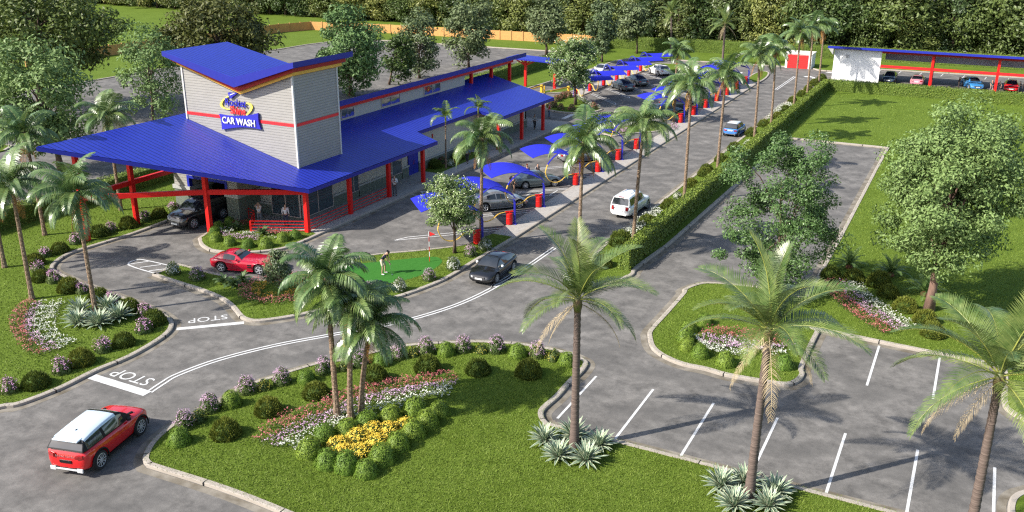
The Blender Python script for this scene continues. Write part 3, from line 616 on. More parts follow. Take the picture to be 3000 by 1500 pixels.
for x in (-6.6, 1.72, 10.1, 18.5, 27): 
    mb = MB(); mb.box(x-.17,143.36,0,x+.17,143.68,4.45); bpart(mb, 'post', RED, cp); mb = MB(); mb.box(x-.14,146.4,0,x+.14,146.7,4.35); bpart(mb, 'rear_post', REDDK, cp)
mb = MB(); mb.box(-13.4,149.0,2.9,40,149.15,4.04); bpart(mb, 'rear_panel', mat("grey_blue_panel", (.30,.32,.40), .35, (.36,.38,.46), 1.5), cp)
mb = MB(); mb.add([(-20.75,142.45,4.85),(-20.0,142.45,4.85),(-20.0,142.45,3.95),(-20.75,143.4,4.85),(-20.0,143.4,4.85),(-20.0,143.4,3.95)], [(0,1,2)[::-1],(3,4,5),(0,2,5,3),(1,4,5,2),(0,3,4,1)]); bpart(mb, 'eave_bracket', BAND, cp)

sd = thing('store_shed', "low white store with a wide red door by the back hedge", 'shed', (-26.9, 155, 0))
mb = MB(); mb.box(-28.85,154.1,0, -24.75,157.4,2.25); bpart(mb, 'wall', WHITEWALL, sd)
mb = MB(); mb.box(-28.95,154.0,2.25, -24.65,157.5,2.42); bpart(mb, 'roof', mat("cream_slab", (.75,.73,.62), .8), sd)
mb = MB(); mb.box(-28.5,154.02,.02, -25.3,154.1,2.12); bpart(mb, 'door', ribs("red_roller_door", (.80,.025,.025), (.6,.02,.02), 2, .3, .08, .45), sd)

pc = thing('pay_canopy', "small blue pay canopy on two red posts with fan-shaped brackets", 'canopy', (-55, 116.5, 0))
mb = MB(); mb.add([(-59.4,115.2,4.05),(-50.2,115.2,3.75),(-50.2,118.8,3.75),(-59.4,118.8,4.05),(-59.4,115.2,4.22),(-50.2,115.2,3.92),(-50.2,118.8,3.92),(-59.4,118.8,4.22)], [(3,2,1,0),(4,5,6,7),(0,1,5,4),(1,2,6,5),(2,3,7,6),(3,0,4,7)]); bpart(mb, 'roof', BLUE, pc)
for x in (-57.3, -52.8):
    mb = MB(); mb.box(x-.17,116.85,.05,x+.17,117.15,3.95); bpart(mb, 'post', RED, pc)
    mb = MB(); mb.beam((x-1.9,117,3.95+(-.032)*(x-1.9+57.3)), (x+1.9,117,3.93-.032*(x+1.9+57.3)), .2, .22)
    for dx in (-1.7,-.8,.8,1.7): mb.beam((x,117,3.0), (x+dx,117,3.85), .12, .14)
    bpart(mb, 'bracket', RED, pc)
def gate(a, b, label, end):
    o = thing('barrier_gate', label, 'barrier', (*a, 0)); m_ = MB(); m_.box(a[0]-.17,a[1]-.17,0,a[0]+.17,a[1]+.17,1.15); bpart(m_, 'cabinet', YEL, o, bevel=.02)
    m_ = MB(); m_.beam((*a,1.0), (*b,1.0), .10, .14); bpart(m_, 'arm', YEL, o)
gate(G('q',440,757), G('q',175,698,1.05), "yellow barrier gate nearest the flowering tree island", 1)
gate(G('q',35,737), G('B',1425,672,1.05), "yellow barrier gate between pay canopy and car wash roof", 1)
mb = MB(); mb.tube([(*G('q',77,743),0),(*G('q',77,743),1.05)], .10, 10); tag(mb.build('bollard', YEL), "yellow bollard beside the barrier gate at the wash entrance", 'bollard')
fn = thing('board_fence', "tan wooden board fence running along the far lawn before the wood", 'fence', (-110, 163, 0))
fl = [(-134.5,96),(-132.2,153.1),(-129.7,160.4),(-111.4,163.4),(-78.9,165.0),(-63.5,165.8)]
mb = MB()
for (xa, ya), (xb, yb) in zip(fl[:-1], fl[1:]):
    L_ = math.dist((xa,ya),(xb,yb)); k = max(1, round(L_/2.6))
    for i in range(k):
        t0, t1 = i/k, (i+1)/k; a = (xa+(xb-xa)*t0, ya+(yb-ya)*t0); b = (xa+(xb-xa)*t1, ya+(yb-ya)*t1)
        mb.beam((*a,.98), (*b,.98), .05, 1.75); pm = MB(); pm.box(a[0]-.09,a[1]-.12,0,a[0]+.09,a[1]+.06,1.98); bpart(pm, 'post', mat("fence_post_wood", (.5,.27,.09), .7), fn)
bpart(mb, 'board_panel', WOODF, fn)
# ------------------------------------------------------------------ vegetation
HF = np.array([-math.sin(YAW), math.cos(YAW), 0.0])
def view_plane(base, px, py):
    """the point seen at (px, py) that stands at the same distance as the base"""
    d = ray(px, py); b = np.array([base[0], base[1], 0.0]); t = (b @ HF)/(d @ HF); return d*t+np.array([0, 0, CAM_H])
def mpp(base): return depth((base[0], base[1], 2))/FOC
LEAF = {}
def leafmat(k, a, b, rough=.5, spec=.35, sc=5.0, trans=.12, rand=.16): return mat("leaves_"+k, a, rough, b, sc, spec=spec, detail=10, contrast=(.34, .66), trans=trans, rand=rand)
L_OAK = leafmat("dark_oak", (.036,.066,.012), (.110,.155,.028)); L_OLIVE = leafmat("olive_oak", (.050,.062,.010), (.150,.150,.030), .55)
L_GREEN = leafmat("mid_green", (.080,.150,.036), (.215,.310,.105), .60, .35); L_PALE = leafmat("pale_blossom_tree", (.085,.145,.035), (.26,.34,.12), .5)
L_GLOSS = leafmat("glossy_dark", (.058,.118,.026), (.165,.250,.072), .5, .4); L_GREY = leafmat("grey_green", (.055,.088,.032), (.165,.215,.095), .55)
L_WOOD = leafmat("wood", (.046,.078,.016), (.175,.215,.058), .5, rand=.35); L_WOODB = leafmat("wood_light", (.070,.105,.022), (.240,.265,.072), .5, rand=.35); L_WOODC = leafmat("wood_dark", (.034,.062,.016), (.135,.180,.056), .45, .5, rand=.35)
BARK = mat("bark", (.13,.085,.06), .9, (.075,.05,.036), 6, .6, 25, stretch=(1,1,.25)); BARKR = mat("reddish_bark", (.26,.16,.12), .9, (.17,.10,.075), 6, .5, 25, stretch=(1,1,.2))
WHITEP = mat("white_petals", (.78,.78,.70), .6, (.60,.62,.50), 9); LILAC = mat("lilac_petals", (.66,.42,.58), .6, (.48,.28,.44), 9); PINK = mat("pink_red_petals", (.54,.155,.15), .6, (.36,.09,.095), 8)
YELLOWP = mat("yellow_petals", (.86,.66,.08), .6, (.76,.52,.05), 9); ORANGEP = mat("amber_petals", (.62,.34,.02), .6, (.42,.20,.02), 8)
F_BUSH = leafmat("round_bush", (.100,.180,.018), (.210,.310,.045), .55, .3, 9); F_JUN = leafmat("juniper", (.072,.098,.012), (.175,.205,.034), .6, .25, 8)
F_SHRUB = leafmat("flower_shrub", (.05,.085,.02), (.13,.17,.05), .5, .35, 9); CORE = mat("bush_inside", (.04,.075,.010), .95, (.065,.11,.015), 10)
F_BED = leafmat("bed_foliage", (.04,.075,.015), (.10,.15,.035), .55, .3, 9)

def tree(name, base, cpx, cpy, rxp, ryp, lm, label, cat='tree', seed=1, n=60, per=110, leaf=.20, bark=BARK, trunk=.22, group=None, gap=.0, low=0.0, blossom=None, flat=.75, lean_top=None, sag=.0, crk=.36):
    """trunk with limbs and a crown of leaf clumps filling the outline seen at (cpx, cpy) +- (rxp, ryp)"""
    r = np.random.default_rng(seed); s = mpp(base); C0 = view_plane(base, cpx, cpy)-np.array([base[0], base[1], 0]); rx = rxp*s; rz = ryp*s
    root = thing(name, label, cat, (base[0], base[1], 0.05), 0, group)
    dirs = r.normal(0, 1, (n, 3)); dirs /= np.linalg.norm(dirs, axis=1)[:, None]
    rad = r.uniform(gap, 1, n)**.45; lob = 1+.16*np.sin(dirs[:, 0]*5+seed)*np.cos(dirs[:, 2]*6+seed*2)+r.normal(0, .07, n)
    cs = dirs*np.array([rx, rx*.92, rz])*(rad*lob*.86)[:, None]+C0
    cs[:, 2] = np.maximum(cs[:, 2], low+.4)
    cr = r.uniform(.55, 1.15, n)*crk*(rx*rx*rz)**(1/3)*(60/n)**.33
    P = []; N_ = []
    for c, q in zip(cs, cr):
        k = int(per*r.uniform(.7, 1.3)); d = r.normal(0, 1, (k, 3)); d /= np.linalg.norm(d, axis=1)[:, None]; rr = r.uniform(.15, 1, k)**.5
        p = c+d*rr[:, None]*q*np.array([1, 1, flat]); p[:, 2] -= sag*np.hypot(p[:, 0]-c[0], p[:, 1]-c[1])
        P.append(p); N_.append(d*.7+np.array([0, 0, .55])+.35*(c-C0)/(np.linalg.norm(c-C0)+1e-6))
    P = np.concatenate(P); N_ = np.concatenate(N_); V, Fc = leaf_shell(P, N_/np.linalg.norm(N_, axis=1)[:, None], leaf, seed, .55)
    cme = np_mesh('crown', V, Fc, [lm]); link('crown', cme, root)
    if blossom:
        k = int(len(P)*blossom[1]); i = r.choice(len(P), k, replace=False); q = P[i]+np.array([0,0,leaf*.35]); V, Fc = leaf_shell(q, np.tile([0,-.4,.8], (k, 1)), leaf*.55, seed+5, .5)
        link('blossom', np_mesh('blossom', V, Fc, [blossom[0]]), root)
    mb = MB(); zt = C0[2]+rz*.35; tp = [(0,0,0)]
    for k in range(1, 7): t = k/6; tp.append((C0[0]*t**1.3+r.normal(0, .04), C0[1]*t**1.3+r.normal(0, .04), zt*t))
    mb.tube(tp, [trunk*1.35]+[trunk*(1-.8*k/6) for k in range(1, 7)], 8)
    order = r.permutation(n)[:min(n, 16)]
    for j in order:
        c = cs[j]; a = np.array(tp[int(r.integers(2, 6))]); 
        if a[2] > c[2]: a = np.array(tp[2]) if tp[2][2] < c[2] else a
        m_ = (a+c)/2+np.array([0,0,.12*np.linalg.norm(c-a)]); mb.tube([a, m_, c], [trunk*.34, trunk*.2, trunk*.06], 5, cap=False)
    o = mb.build('trunk', bark, root, smooth=True)
    return root
def PX(r, a, b): return T(r, a, b)

tree('broadleaf_tree', gp(2720,914), 2790,566, 218,272, L_GREEN, "large bright green tree shading the lawn behind three cycads", seed=3, n=200, per=330, leaf=.105, bark=BARKR, trunk=.26, gap=.15)
tree('broadleaf_tree', G('I',500,135), 2282,620, 190,262, L_GLOSS, "open-crowned glossy tree between the hedge and the side drive, gaps in its crown", seed=4, n=125, per=270, leaf=.090, trunk=.17, gap=.35, flat=.6, crk=.27, blossom=(mat("pale_leaf_tips", (.26,.36,.18), .4, (.20,.28,.13), 9), .12))
tree('blossom_tree', G('E',855,890), 1325,592, 84,104, L_PALE, "small pale blossoming tree beside the putting green flag", seed=5, n=76, per=170, leaf=.095, trunk=.12, gap=.1, blossom=(mat("cream_petals", (.85,.85,.70), .6, (.72,.74,.52), 9), .17))
tree('blossom_tree', G('q',545,925), 1684,186, 78,92, L_PALE, "pale blossoming tree on the flower circle beyond the car wash", seed=6, n=76, per=150, leaf=.17, trunk=.20, gap=.1, blossom=(mat("cream_petals", (.85,.85,.70), .6), .17))
tree('sapling', G('D',2120,1180), 815,778, 44,78, L_GREY, "slender grey-green sapling rising from the red and yellow flower ring", seed=7, n=34, per=110, leaf=.075, trunk=.05, gap=.2, blossom=(WHITEP, .05))
tree('oak_tree', gp(652,300), 640,112, 186,128, L_OLIVE, "broad olive-brown oak directly behind the car wash tower", seed=8, n=130, per=120, leaf=.26, trunk=.4, gap=.2)
tree('oak_tree', gp(120,330), 120,84, 268,150, L_OAK, "dark spreading tree filling the far left corner behind a paler tree", seed=9, n=170, per=120, leaf=.26, trunk=.4, gap=.2)
tree('broadleaf_tree', gp(180,505), 120,282, 172,190, L_GREEN, "tall bushy green tree behind the palms at the left of the canopy roof", seed=10, n=110, per=120, leaf=.20, trunk=.28, gap=.15)
tree('broadleaf_tree', gp(452,365), 438,215, 98,170, L_GREEN, "narrow loose-crowned tree left of the siding tower", seed=11, n=60, per=105, leaf=.18, trunk=.18, gap=.25)
tree('broadleaf_tree', gp(1029,281), 1022,150, 112,132, L_GREEN, "dense round tree just right of the tower behind the long roof", seed=12, n=100, per=115, leaf=.24, trunk=.28, gap=.15, bark=BARKR)
tree('broadleaf_tree', G('B',360,640), 1170,165, 52,88, L_OAK, "thin dark tree behind the long roof, first right of the dense round tree", seed=13, n=44, per=90, leaf=.22, trunk=.16, gap=.25)
tree('broadleaf_tree', G('B',590,592), 1232,125, 60,112, L_GREY, "taller of the thin grey-green trees behind the long blue roof", seed=14, n=52, per=90, leaf=.24, trunk=.18, gap=.25)
tree('broadleaf_tree', G('B',962,520), 1372,92, 74,98, L_GREY, "grey-green tree behind the long roof nearest to its far end", seed=15, n=64, per=95, leaf=.26, trunk=.2, gap=.2)
tree('broadleaf_tree', G('B',1548,415), 1597,62, 68,82, L_GREY, "dark-trunked tree in front of the tan fence beyond the pay canopy", seed=16, n=64, per=95, leaf=.30, trunk=.24, gap=.15)
tree('broadleaf_tree', G('B',1968,475), 1762,82, 50,82, L_GREY, "thin tree on the far lawn just behind the circle's blossom tree", seed=17, n=44, per=90, leaf=.28, trunk=.18, gap=.25)
tree('broadleaf_tree', G('B',2230,410), 1862,62, 50,72, L_GREY, "thin grey tree in front of the far hedge, left of the tall palms", seed=18, n=44, per=90, leaf=.30, trunk=.18, gap=.25)

# the wood: every tree a thing of its own, copied from five grown ones
def wood_tree(lm, seed, hgt, rad, leaf):
    r = np.random.default_rng(seed); root = thing('wood_tree', "", 'tree', (0,0,0)); n = 58
    z = r.uniform(.05, 1, n)**.8; prof = np.sin(np.clip(z*.80+.16, 0, 1)*math.pi)**.38*(1+.18*np.sin(z*9+seed)); an = r.uniform(0, 2*math.pi, n); q = rad*prof*r.uniform(.55, 1.0, n)
    cs = np.column_stack([np.cos(an)*q, np.sin(an)*q, .4+z*(hgt-.8)]); P = []; N_ = []
    for c in cs:
        k = 135; d = r.normal(0, 1, (k, 3)); d /= np.linalg.norm(d, axis=1)[:, None]; P.append(c+d*(r.uniform(.2, 1, k)**.5)[:, None]*rad*.42*np.array([1,1,.75])); N_.append(d*.8+[0,0,.5]+.4*np.array([c[0], c[1], 0])/rad)
    P = np.concatenate(P); N_ = np.concatenate(N_); P[:, 2] = np.maximum(P[:, 2], .15); V, Fc = leaf_shell(P, N_/np.linalg.norm(N_, axis=1)[:, None], leaf, seed, .55)
    link('crown', np_mesh('crown', V, Fc, [lm]), root)
    mb = MB(); mb.tube([(0,0,0),(r.normal(0,.1),0,hgt*.4),(r.normal(0,.2),r.normal(0,.2),hgt*.85)], [.3,.2,.06], 7)
    for j in range(8): c = cs[j]; mb.tube([(0,0,c[2]*.5), tuple(c)], [.1,.03], 4, cap=False)
    mb.build('trunk', BARK, root, smooth=True); return root
WT = [wood_tree(L_WOOD, 31, 12, 3.7, .23), wood_tree(L_WOODB, 32, 10.5, 3.9, .25), wood_tree(L_WOODC, 33, 13, 3.5, .23), wood_tree(L_WOOD, 34, 11, 4.2, .27), wood_tree(L_WOODB, 35, 9, 3.2, .22)]
r = np.random.default_rng(50); first = [True]*5
def wood(x, y, sc, lab, grp):
    k = int(r.integers(0, 5)); t = WT[k] if first[k] else copy_tree(WT[k]); first[k] = False
    t.location = (x, y, 0.05); t.rotation_euler = (0, 0, r.uniform(0, 6.28)); wd_ = sc*r.uniform(.85, 1.3); t.scale = (wd_, wd_*r.uniform(.85, 1.15), sc*r.uniform(.8, 1.2)); tag(t, lab, 'tree', grp)
line = [(-262,150),(-236,186),(-205,184),(-160,184),(-120,184),(-82,172),(-60,171),(-30,173.5),(0,176),(36,177),(70,178)]
for row, (off, st_, lab, grp) in enumerate(((0, 4.6, "leafy tree in the front edge of the dark wood along the far boundary", "trees along the front of the wood"), (5.0, 5.6, "tree deep in the wood, seen above the front row of the far boundary", "trees deeper in the wood"), (11, 7.5, "tree deep in the wood, seen above the front row of the far boundary", "trees deeper in the wood"))):
    for (xa, ya), (xb, yb) in zip(line[:-1], line[1:]):
        L_ = math.dist((xa,ya),(xb,yb)); k = max(1, round(L_/st_))
        for i in range(k):
            t = (i+r.uniform(.2,.8))/k; x = xa+(xb-xa)*t; y = ya+(yb-ya)*t+off+r.uniform(-.8,.8)
            if -10 < x < 60 and row == 0: y += 1.0
            px, py = proj((x, y, 4))
            if px < -150 or px > 3150: continue
            wood(x, y, r.uniform(.85, 1.2)*(1+.05*row), lab, grp)

# ---- palms
FR_A = leafmat("palm_frond", (.075,.140,.036), (.180,.260,.085), .32, .7, 3.0, .15); FR_B = leafmat("date_palm_frond", (.070,.122,.028), (.190,.240,.070), .36, .6, 3.0, .06)
FR_DRY = mat("dry_frond", (.50,.40,.24), .7, (.36,.27,.15), 5); FR_ORG = mat("orange_dry_frond", (.42,.20,.045), .7, (.30,.13,.03), 5); RACH = mat("frond_stem", (.28,.30,.06), .5, (.20,.22,.05), 4)
FR_C = leafmat("areca_frond", (.06,.12,.015), (.17,.24,.04), .4, .5, 3.0, .15)
TR_A = mat("palm_bark", (.30,.215,.145), .9, (.15,.095,.06), 9, 1.0, 16, detail=8, contrast=(.4,.6), bdist=.05); TR_B = mat("ringed_palm_bark", (.17,.125,.105), .85, (.095,.068,.058), 2.2, .8, 2.5, stretch=(.3,.3,6), detail=8, bdist=.04)
def frond_mesh(name, el, droop, L, leafl, nl, width, hang, m, seed, stem=.022, vee=.3, fwd=.55, keep=1.0):
    """one frond: base at the origin, growing towards +X; el start angle, droop total bend, hang how far the leaflets hang"""
    r = np.random.default_rng(seed); ns = 22; p = np.zeros(3); a = R(el); pts = [p.copy()]; tan = []
    for i in range(ns):
        tan.append(np.array([math.cos(a), 0, math.sin(a)])); p = p+tan[-1]*L/ns; pts.append(p.copy()); a -= R(droop)/ns*(.5+1.2*i/ns)
        a = max(a, R(-88))
    tan.append(tan[-1]); pts = np.array(pts); mb = MB()
    mb.tube(pts[::3], [stem*(1-.85*i/len(pts[::3])) for i in range(len(pts[::3]))], 4, 1, cap=False)
    for sd_ in (-1, 1):
        for j in range(nl):
            if r.uniform() > keep: continue
            t = .10+.90*(j+r.uniform(-.3,.3))/nl; t = min(max(t, .06), .995); f = t*ns; i = int(f); q = pts[i]+(pts[min(i+1, ns)]-pts[i])*(f-i); tg = tan[min(i, ns)]
            up = np.cross(tg, [0,1.0,0]); up = up if up[2] > 0 else -up
            ll = leafl*(math.sin(math.pi*(t*.80+.16))**.7)*r.uniform(.85,1.1); w_ = width*r.uniform(.8,1.15)
            d0 = np.array([0, sd_, 0])*.85+tg*fwd*(.6+.7*t)+up*vee; d0 /= np.linalg.norm(d0); d1 = d0+np.array([0,0,-hang])*r.uniform(.8,1.2); d1 /= np.linalg.norm(d1); d2 = d1+np.array([0,0,-hang*1.1]); d2 /= np.linalg.norm(d2)
            b1 = q+d0*ll*.35; b2 = b1+d1*ll*.35; b3 = b2+d2*ll*.30; ww = tg*w_/2
            mb.add([q-ww*.5, q+ww*.5, b1+ww, b1-ww, b2+ww*.8, b2-ww*.8, b3], [(0,1,2,3),(3,2,4,5),(5,4,6)])
    me = bpy.data.meshes.new(name); me.from_pydata(mb.v, [], mb.f); me.materials.append(m); me.materials.append(RACH if m in (FR_A, FR_B, FR_C) else m); me.polygons.foreach_set("material_index", mb.m); me.update(); return me
COCO = [frond_mesh('frond', e, d, 2.75, .90, 64, .050, h, FR_A, 60+i, vee=.25) for i, (e, d, h) in enumerate(((82,75,.5),(66,95,.7),(52,105,.85),(38,110,1.0),(22,100,1.1),(5,85,1.2),(-15,70,1.2)))]
COCOD = [frond_mesh('dry_frond', -58, 30, 2.3, .62, 30, .038, 1.5, FR_ORG, 70, vee=0), frond_mesh('dry_frond', -70, 18, 2.0, .55, 26, .038, 1.5, FR_ORG, 71, vee=0)]
DATE = [frond_mesh('frond', e, d, 3.4, .80, 72, .037, h, FR_B, 80+i, vee=.35, fwd=.75, stem=.03) for i, (e, d, h) in enumerate(((84,38,.10),(70,58,.12),(55,66,.16),(40,70,.2),(26,66,.25),(10,62,.35),(-8,60,.4)))]
DATED = [frond_mesh('dry_frond', -28, 52, 3.1, .55, 44, .024, .5, FR_DRY, 90, vee=.05, fwd=.75, keep=.85), frond_mesh('dry_frond', -46, 34, 2.8, .5, 40, .024, .5, FR_DRY, 91, vee=.0, fwd=.75, keep=.8)]
AREC = [frond_mesh('frond', e, d, 1.75, .62, 26, .055, .5, FR_C, 100+i, vee=.45) for i, (e, d) in enumerate(((85,30),(62,90),(48,110),(30,120)))]
def palm(base, top, label, kind='coco', group=None, n=15, dry=3, seed=1, sc=1.0, rb=.145, rt=.10, az0=None, dryaz=None):
    r = np.random.default_rng(seed); root = thing('palm_tree', label, 'palm tree', (base[0], base[1], 0.1), 0, group)
    t = np.array(top)-np.array([base[0], base[1], .1]); mb = MB(); k = 46 if kind != 'areca' else 18; pts = []; rad = []
    for i in range(k+1):
        f = i/k; bend = f**1.6 if kind == 'coco' else f**1.15; pts.append((t[0]*bend, t[1]*bend, t[2]*f-(.25 if i == 0 else 0)))
        q = rb+(rt-rb)*f**.7; flare = .35*rb*math.exp(-f*t[2]/.35)
        rad.append((q+flare)*(1+(.085 if i % 2 else -.03)))
    mb.tube(pts, rad, 9); mb.build('trunk', {'coco': TR_A, 'date': TR_B, 'areca': TR_A}[kind], root, smooth=(kind != 'coco'))
    hb = MB(); hb.lathe([(rt*.95,-.5),(rt*1.5,-.15),(rt*1.35,.12),(rt*.4,.40)], (0,0,0), 9); h = hb.build('crown_shaft', {'coco': TR_A, 'date': mat('green_crown_shaft', (.10,.13,.03), .5, (.16,.10,.05), 4), 'areca': RACH}[kind], root, smooth=True); h.location = t
    S_ = {'coco': COCO, 'date': DATE, 'areca': AREC}[kind]; a = r.uniform(0, 6.28) if az0 is None else az0
    for i in range(n):
        q = i/max(1, n-1)*(len(S_)-1)+r.uniform(-.35,.35); v = S_[int(min(max(round(q), 0), len(S_)-1))]
        o = link('frond', v, root, t+np.array([0,0,.12]), a, sc*r.uniform(.88, 1.1)); o.rotation_euler = (r.uniform(-.25,.25), r.uniform(-.12,.12), a); a += 2.39996
    D_ = {'coco': COCOD, 'date': DATED, 'areca': COCOD}[kind]
    for i in range(dry):
        o = link('dry_frond', D_[i % 2], root, t, R(dryaz[i]) if dryaz else a, sc*r.uniform(.85, 1.05)); a += 2.1+r.uniform(-.4,.4)
    return root
def palm_px(basepx, toppx, label, **k):
    b = gp(*basepx, k.pop('bz', 0.0)); t = view_plane(b, *toppx); return palm(b, t, label, **k)
g1 = "palms on the lawn left of the car wash"
palm_px(T('D',38,1000), (-28,560), "palm at the picture's left edge, only its leaning trunk in view", seed=1, group=g1)
palm_px(T('D',245,1240), T('D',85,370), "tall palm leaning left behind the crescent flower bed, orange dry frond below crown", seed=2, group=g1, dry=3)
palm_px(T('D',340,755), (74,398), "palm in front of the left hedge, its crown against the bushy green tree", seed=3, group=g1)
palm_px(T('D',915,565), (314,351), "palm behind the tip of the blue canopy roof, trunk seen between red posts", seed=4, group=g1)
palm_px(T('G',517,225), (222,577), "palm growing from a ring of agaves, crown hiding a red post", seed=5, group=g1, n=17, sc=1.05)
g2 = "trio of palms on the front lawn"
palm_px(T('x',478,1262), T('x',408,345), "tallest of the three clustered palms in the front flower bed", seed=6, group=g2, n=17, dry=2, sc=.94)
palm_px(T('x',570,1270), T('x',578,520), "middle palm of the three clustered in the front flower bed", seed=7, group=g2, n=16, dry=3, sc=.90)
palm_px(T('x',642,1240), T('x',705,640), "shortest of the three clustered palms in the front flower bed", seed=8, group=g2, n=16, dry=3, sc=.90)
g3 = "palms between the parking bays and the road"
palm_px((1410,712), (1413,415), "palm at the start of the vacuum bays beside the small blossoming tree", seed=9, group=g3, n=16)
palm_px((1695,762), T('r',298,500), "palm at the tip of the planted strip nearest the front date palm", seed=10, group=g3, n=17, sc=1.1)
palm_px(T('E',2205,770), T('r',1215,190), "palm beside the white off-roader, standing against the long hedge", bz=.65, seed=11, group=g3, n=16)
palm_px(T('z',-180,1570), T('C',68,640), "palm in the planted strip one place beyond the white off-roader", bz=.65, seed=12, group=g3, n=16)
palm_px(T('C',263,1262), T('C',325,590), "palm in the planted strip just before the small blue car", bz=.65, seed=13, group=g3, n=15)
palm_px(T('C',540,1042), T('C',583,430), "palm in the planted strip just past the small blue car", bz=.65, seed=14, group=g3, n=15)
palm_px(T('C',668,922), T('C',703,380), "palm rising out of white flowers beyond the small blue car", bz=.65, seed=15, group=g3, n=14)
palm_px(T('C',840,785), T('C',888,250), "palm crossing in front of the red shed door", bz=.65, seed=16, group=g3, n=14)
palm_px(T('C',940,697), T('C',988,200), "palm at the right edge of the red shed", bz=.65, seed=17, group=g3, n=14)
palm_px(T('C',1028,610), T('C',1068,205), "last palm of the row, beside the white carport wall", bz=.65, seed=18, group=g3, n=14)
palm_px(T('q',2048,640), T('q',2090,130), "palm standing between the two rows of blue vacuum canopies", seed=19, group=g3, n=15)
palm_px(T('j',600,1010), T('j',640,330), "palm in the small planted island amid the vacuum bays", seed=26, group=g3, n=13)
palm_px(T('C',298,500), T('C',320,185), "greyish palm on the grass in front of the far hedge", kind='date', seed=20, group=g3, n=15, sc=1.05, rb=.20, rt=.14)
palm_px((1966,155), (1967,40), "palm before the far hedge, farthest left of the distant palms", kind='date', seed=21, group=g3, n=14, sc=1.0, rb=.20, rt=.14)
for (bx, tx, lab, sd_) in ((T('k',292,1120), T('k',285,350), "slim few-fronded palm against the car wash wall, near its double door", 22), (T('k',790,905), T('k',778,215), "slim young palm rising above the roof eave behind a fuller palm", 23)):
    palm_px(bx, tx, lab, kind='areca', seed=sd_, n=7, dry=0, rb=.085, rt=.06, group="slim palms by the car wash wall")
g4 = "big ringed palms along the front car park"
palm_px((1682,1313), T('H',1275,158), "big ringed palm at the front lawn corner, agaves round its foot", kind='date', seed=24, group=g4, n=17, dry=3, dryaz=(222, 196, 34), rb=.205, rt=.135)
palm_px((2193,1466), T('I',465,322), "big ringed-trunk palm in front of the flower peninsula, two dry fronds hanging down", kind='date', seed=25, group=g4, n=17, dry=3, dryaz=(290, 214, 40), rb=.205, rt=.135, sc=1.08)
palm_px((2834,1600), T('I',1708,575), "big ringed-trunk palm nearest the car park corner, foot out of view", kind='date', seed=28, group=g4, n=17, dry=3, dryaz=(352, 216, 190), rb=.205, rt=.135, sc=1.1)

# ---- shrubs: one of each kind is made, then copied
def dome(rad, ht, n, leaf, lm, seed, core=.86, jit=.6, spiky=False):
    r = np.random.default_rng(seed); d = r.normal(0, 1, (n, 3)); d[:, 2] = np.abs(d[:, 2])*.9-.12; d /= np.linalg.norm(d, axis=1)[:, None]
    bump = 1+.07*np.sin(d[:, 0]*7+seed)*np.sin(d[:, 1]*6+1)+.05*np.sin(d[:, 2]*9)+r.normal(0, .035, n)
    P = d*np.array([rad, rad, ht])*bump[:, None]; P[:, 2] = np.maximum(P[:, 2]+.02, .03)
    if spiky:
        u = d*np.array([.8,.8,1])+r.normal(0, .28, (n, 3))+[0,0,.5]; u /= np.linalg.norm(u, axis=1)[:, None]; s_ = np.cross(u, r.normal(0,1,(n,3))); s_ /= np.linalg.norm(s_, axis=1)[:, None]
        L_ = leaf*r.uniform(.7,1.4,(n,1)); Q = P-u*L_*.6; V = np.stack([Q-s_*L_*.16, Q+s_*L_*.16, Q+u*L_*1.1+s_*L_*.05, Q+u*L_*1.1-s_*L_*.05], 1).reshape(-1,3); Fc = np.arange(4*n).reshape(n,4)
    else: V, Fc = leaf_shell(P, d, leaf, seed, jit)
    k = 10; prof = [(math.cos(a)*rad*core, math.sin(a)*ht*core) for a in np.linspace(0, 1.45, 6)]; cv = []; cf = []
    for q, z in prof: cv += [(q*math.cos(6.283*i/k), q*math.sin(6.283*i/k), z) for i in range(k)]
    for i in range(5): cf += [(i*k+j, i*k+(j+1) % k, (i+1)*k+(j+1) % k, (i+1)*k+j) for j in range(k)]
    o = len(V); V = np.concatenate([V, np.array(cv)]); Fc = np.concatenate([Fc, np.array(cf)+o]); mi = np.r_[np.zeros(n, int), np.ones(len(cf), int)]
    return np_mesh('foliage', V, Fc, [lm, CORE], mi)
def petals(rad, ht, ncl, per, size, m, seed, spread=.06, zmin=.25):
    r = np.random.default_rng(seed); d = r.normal(0, 1, (ncl, 3)); d[:, 2] = np.abs(d[:, 2])+zmin; d /= np.linalg.norm(d, axis=1)[:, None]
    c = d*np.array([rad, rad, ht])*1.03; P = np.repeat(c, per, 0)+r.normal(0, spread, (ncl*per, 3)); P[:, 2] = np.maximum(P[:, 2], .06); V, Fc = leaf_shell(P, np.repeat(d, per, 0)+[0,0,.4], size, seed, .5)
    return np_mesh('blossoms', V, Fc, [m])
MESH = {'round': dome(.50, .66, 2600, .036, F_BUSH, 1, core=.92, jit=.5), 'juniper': dome(.58, .66, 2200, .10, F_JUN, 2, spiky=True, core=.78), 'shrub': dome(.44, .74, 900, .055, F_SHRUB, 3, core=.7, jit=.9), 'low': dome(.33, .46, 600, .05, F_SHRUB, 4, core=.7, jit=.9),
        'lilac_b': petals(.45, .82, 62, 8, .028, LILAC, 5, .05, .45), 'white_b': petals(.44, .70, 120, 6, .034, WHITEP, 6, .045), 'yellow_b': petals(.34, .48, 46, 5, .030, mat("dull_yellow_petals", (.50,.44,.05), .6, (.36,.34,.05), 9), 7), 'red_b': petals(.45, .74, 90, 7, .032, PINK, 8),
        'goldmass': dome(.36, .30, 420, .05, F_BED, 9, core=.75), 'gold_b': petals(.40, .34, 170, 5, .031, YELLOWP, 10, .03, .1)}
MESH['pink_b'] = petals(.34, .50, 30, 9, .032, mat('orchid_petals', (.70,.38,.58), .6, (.52,.26,.44), 9), 12, .055, .7)
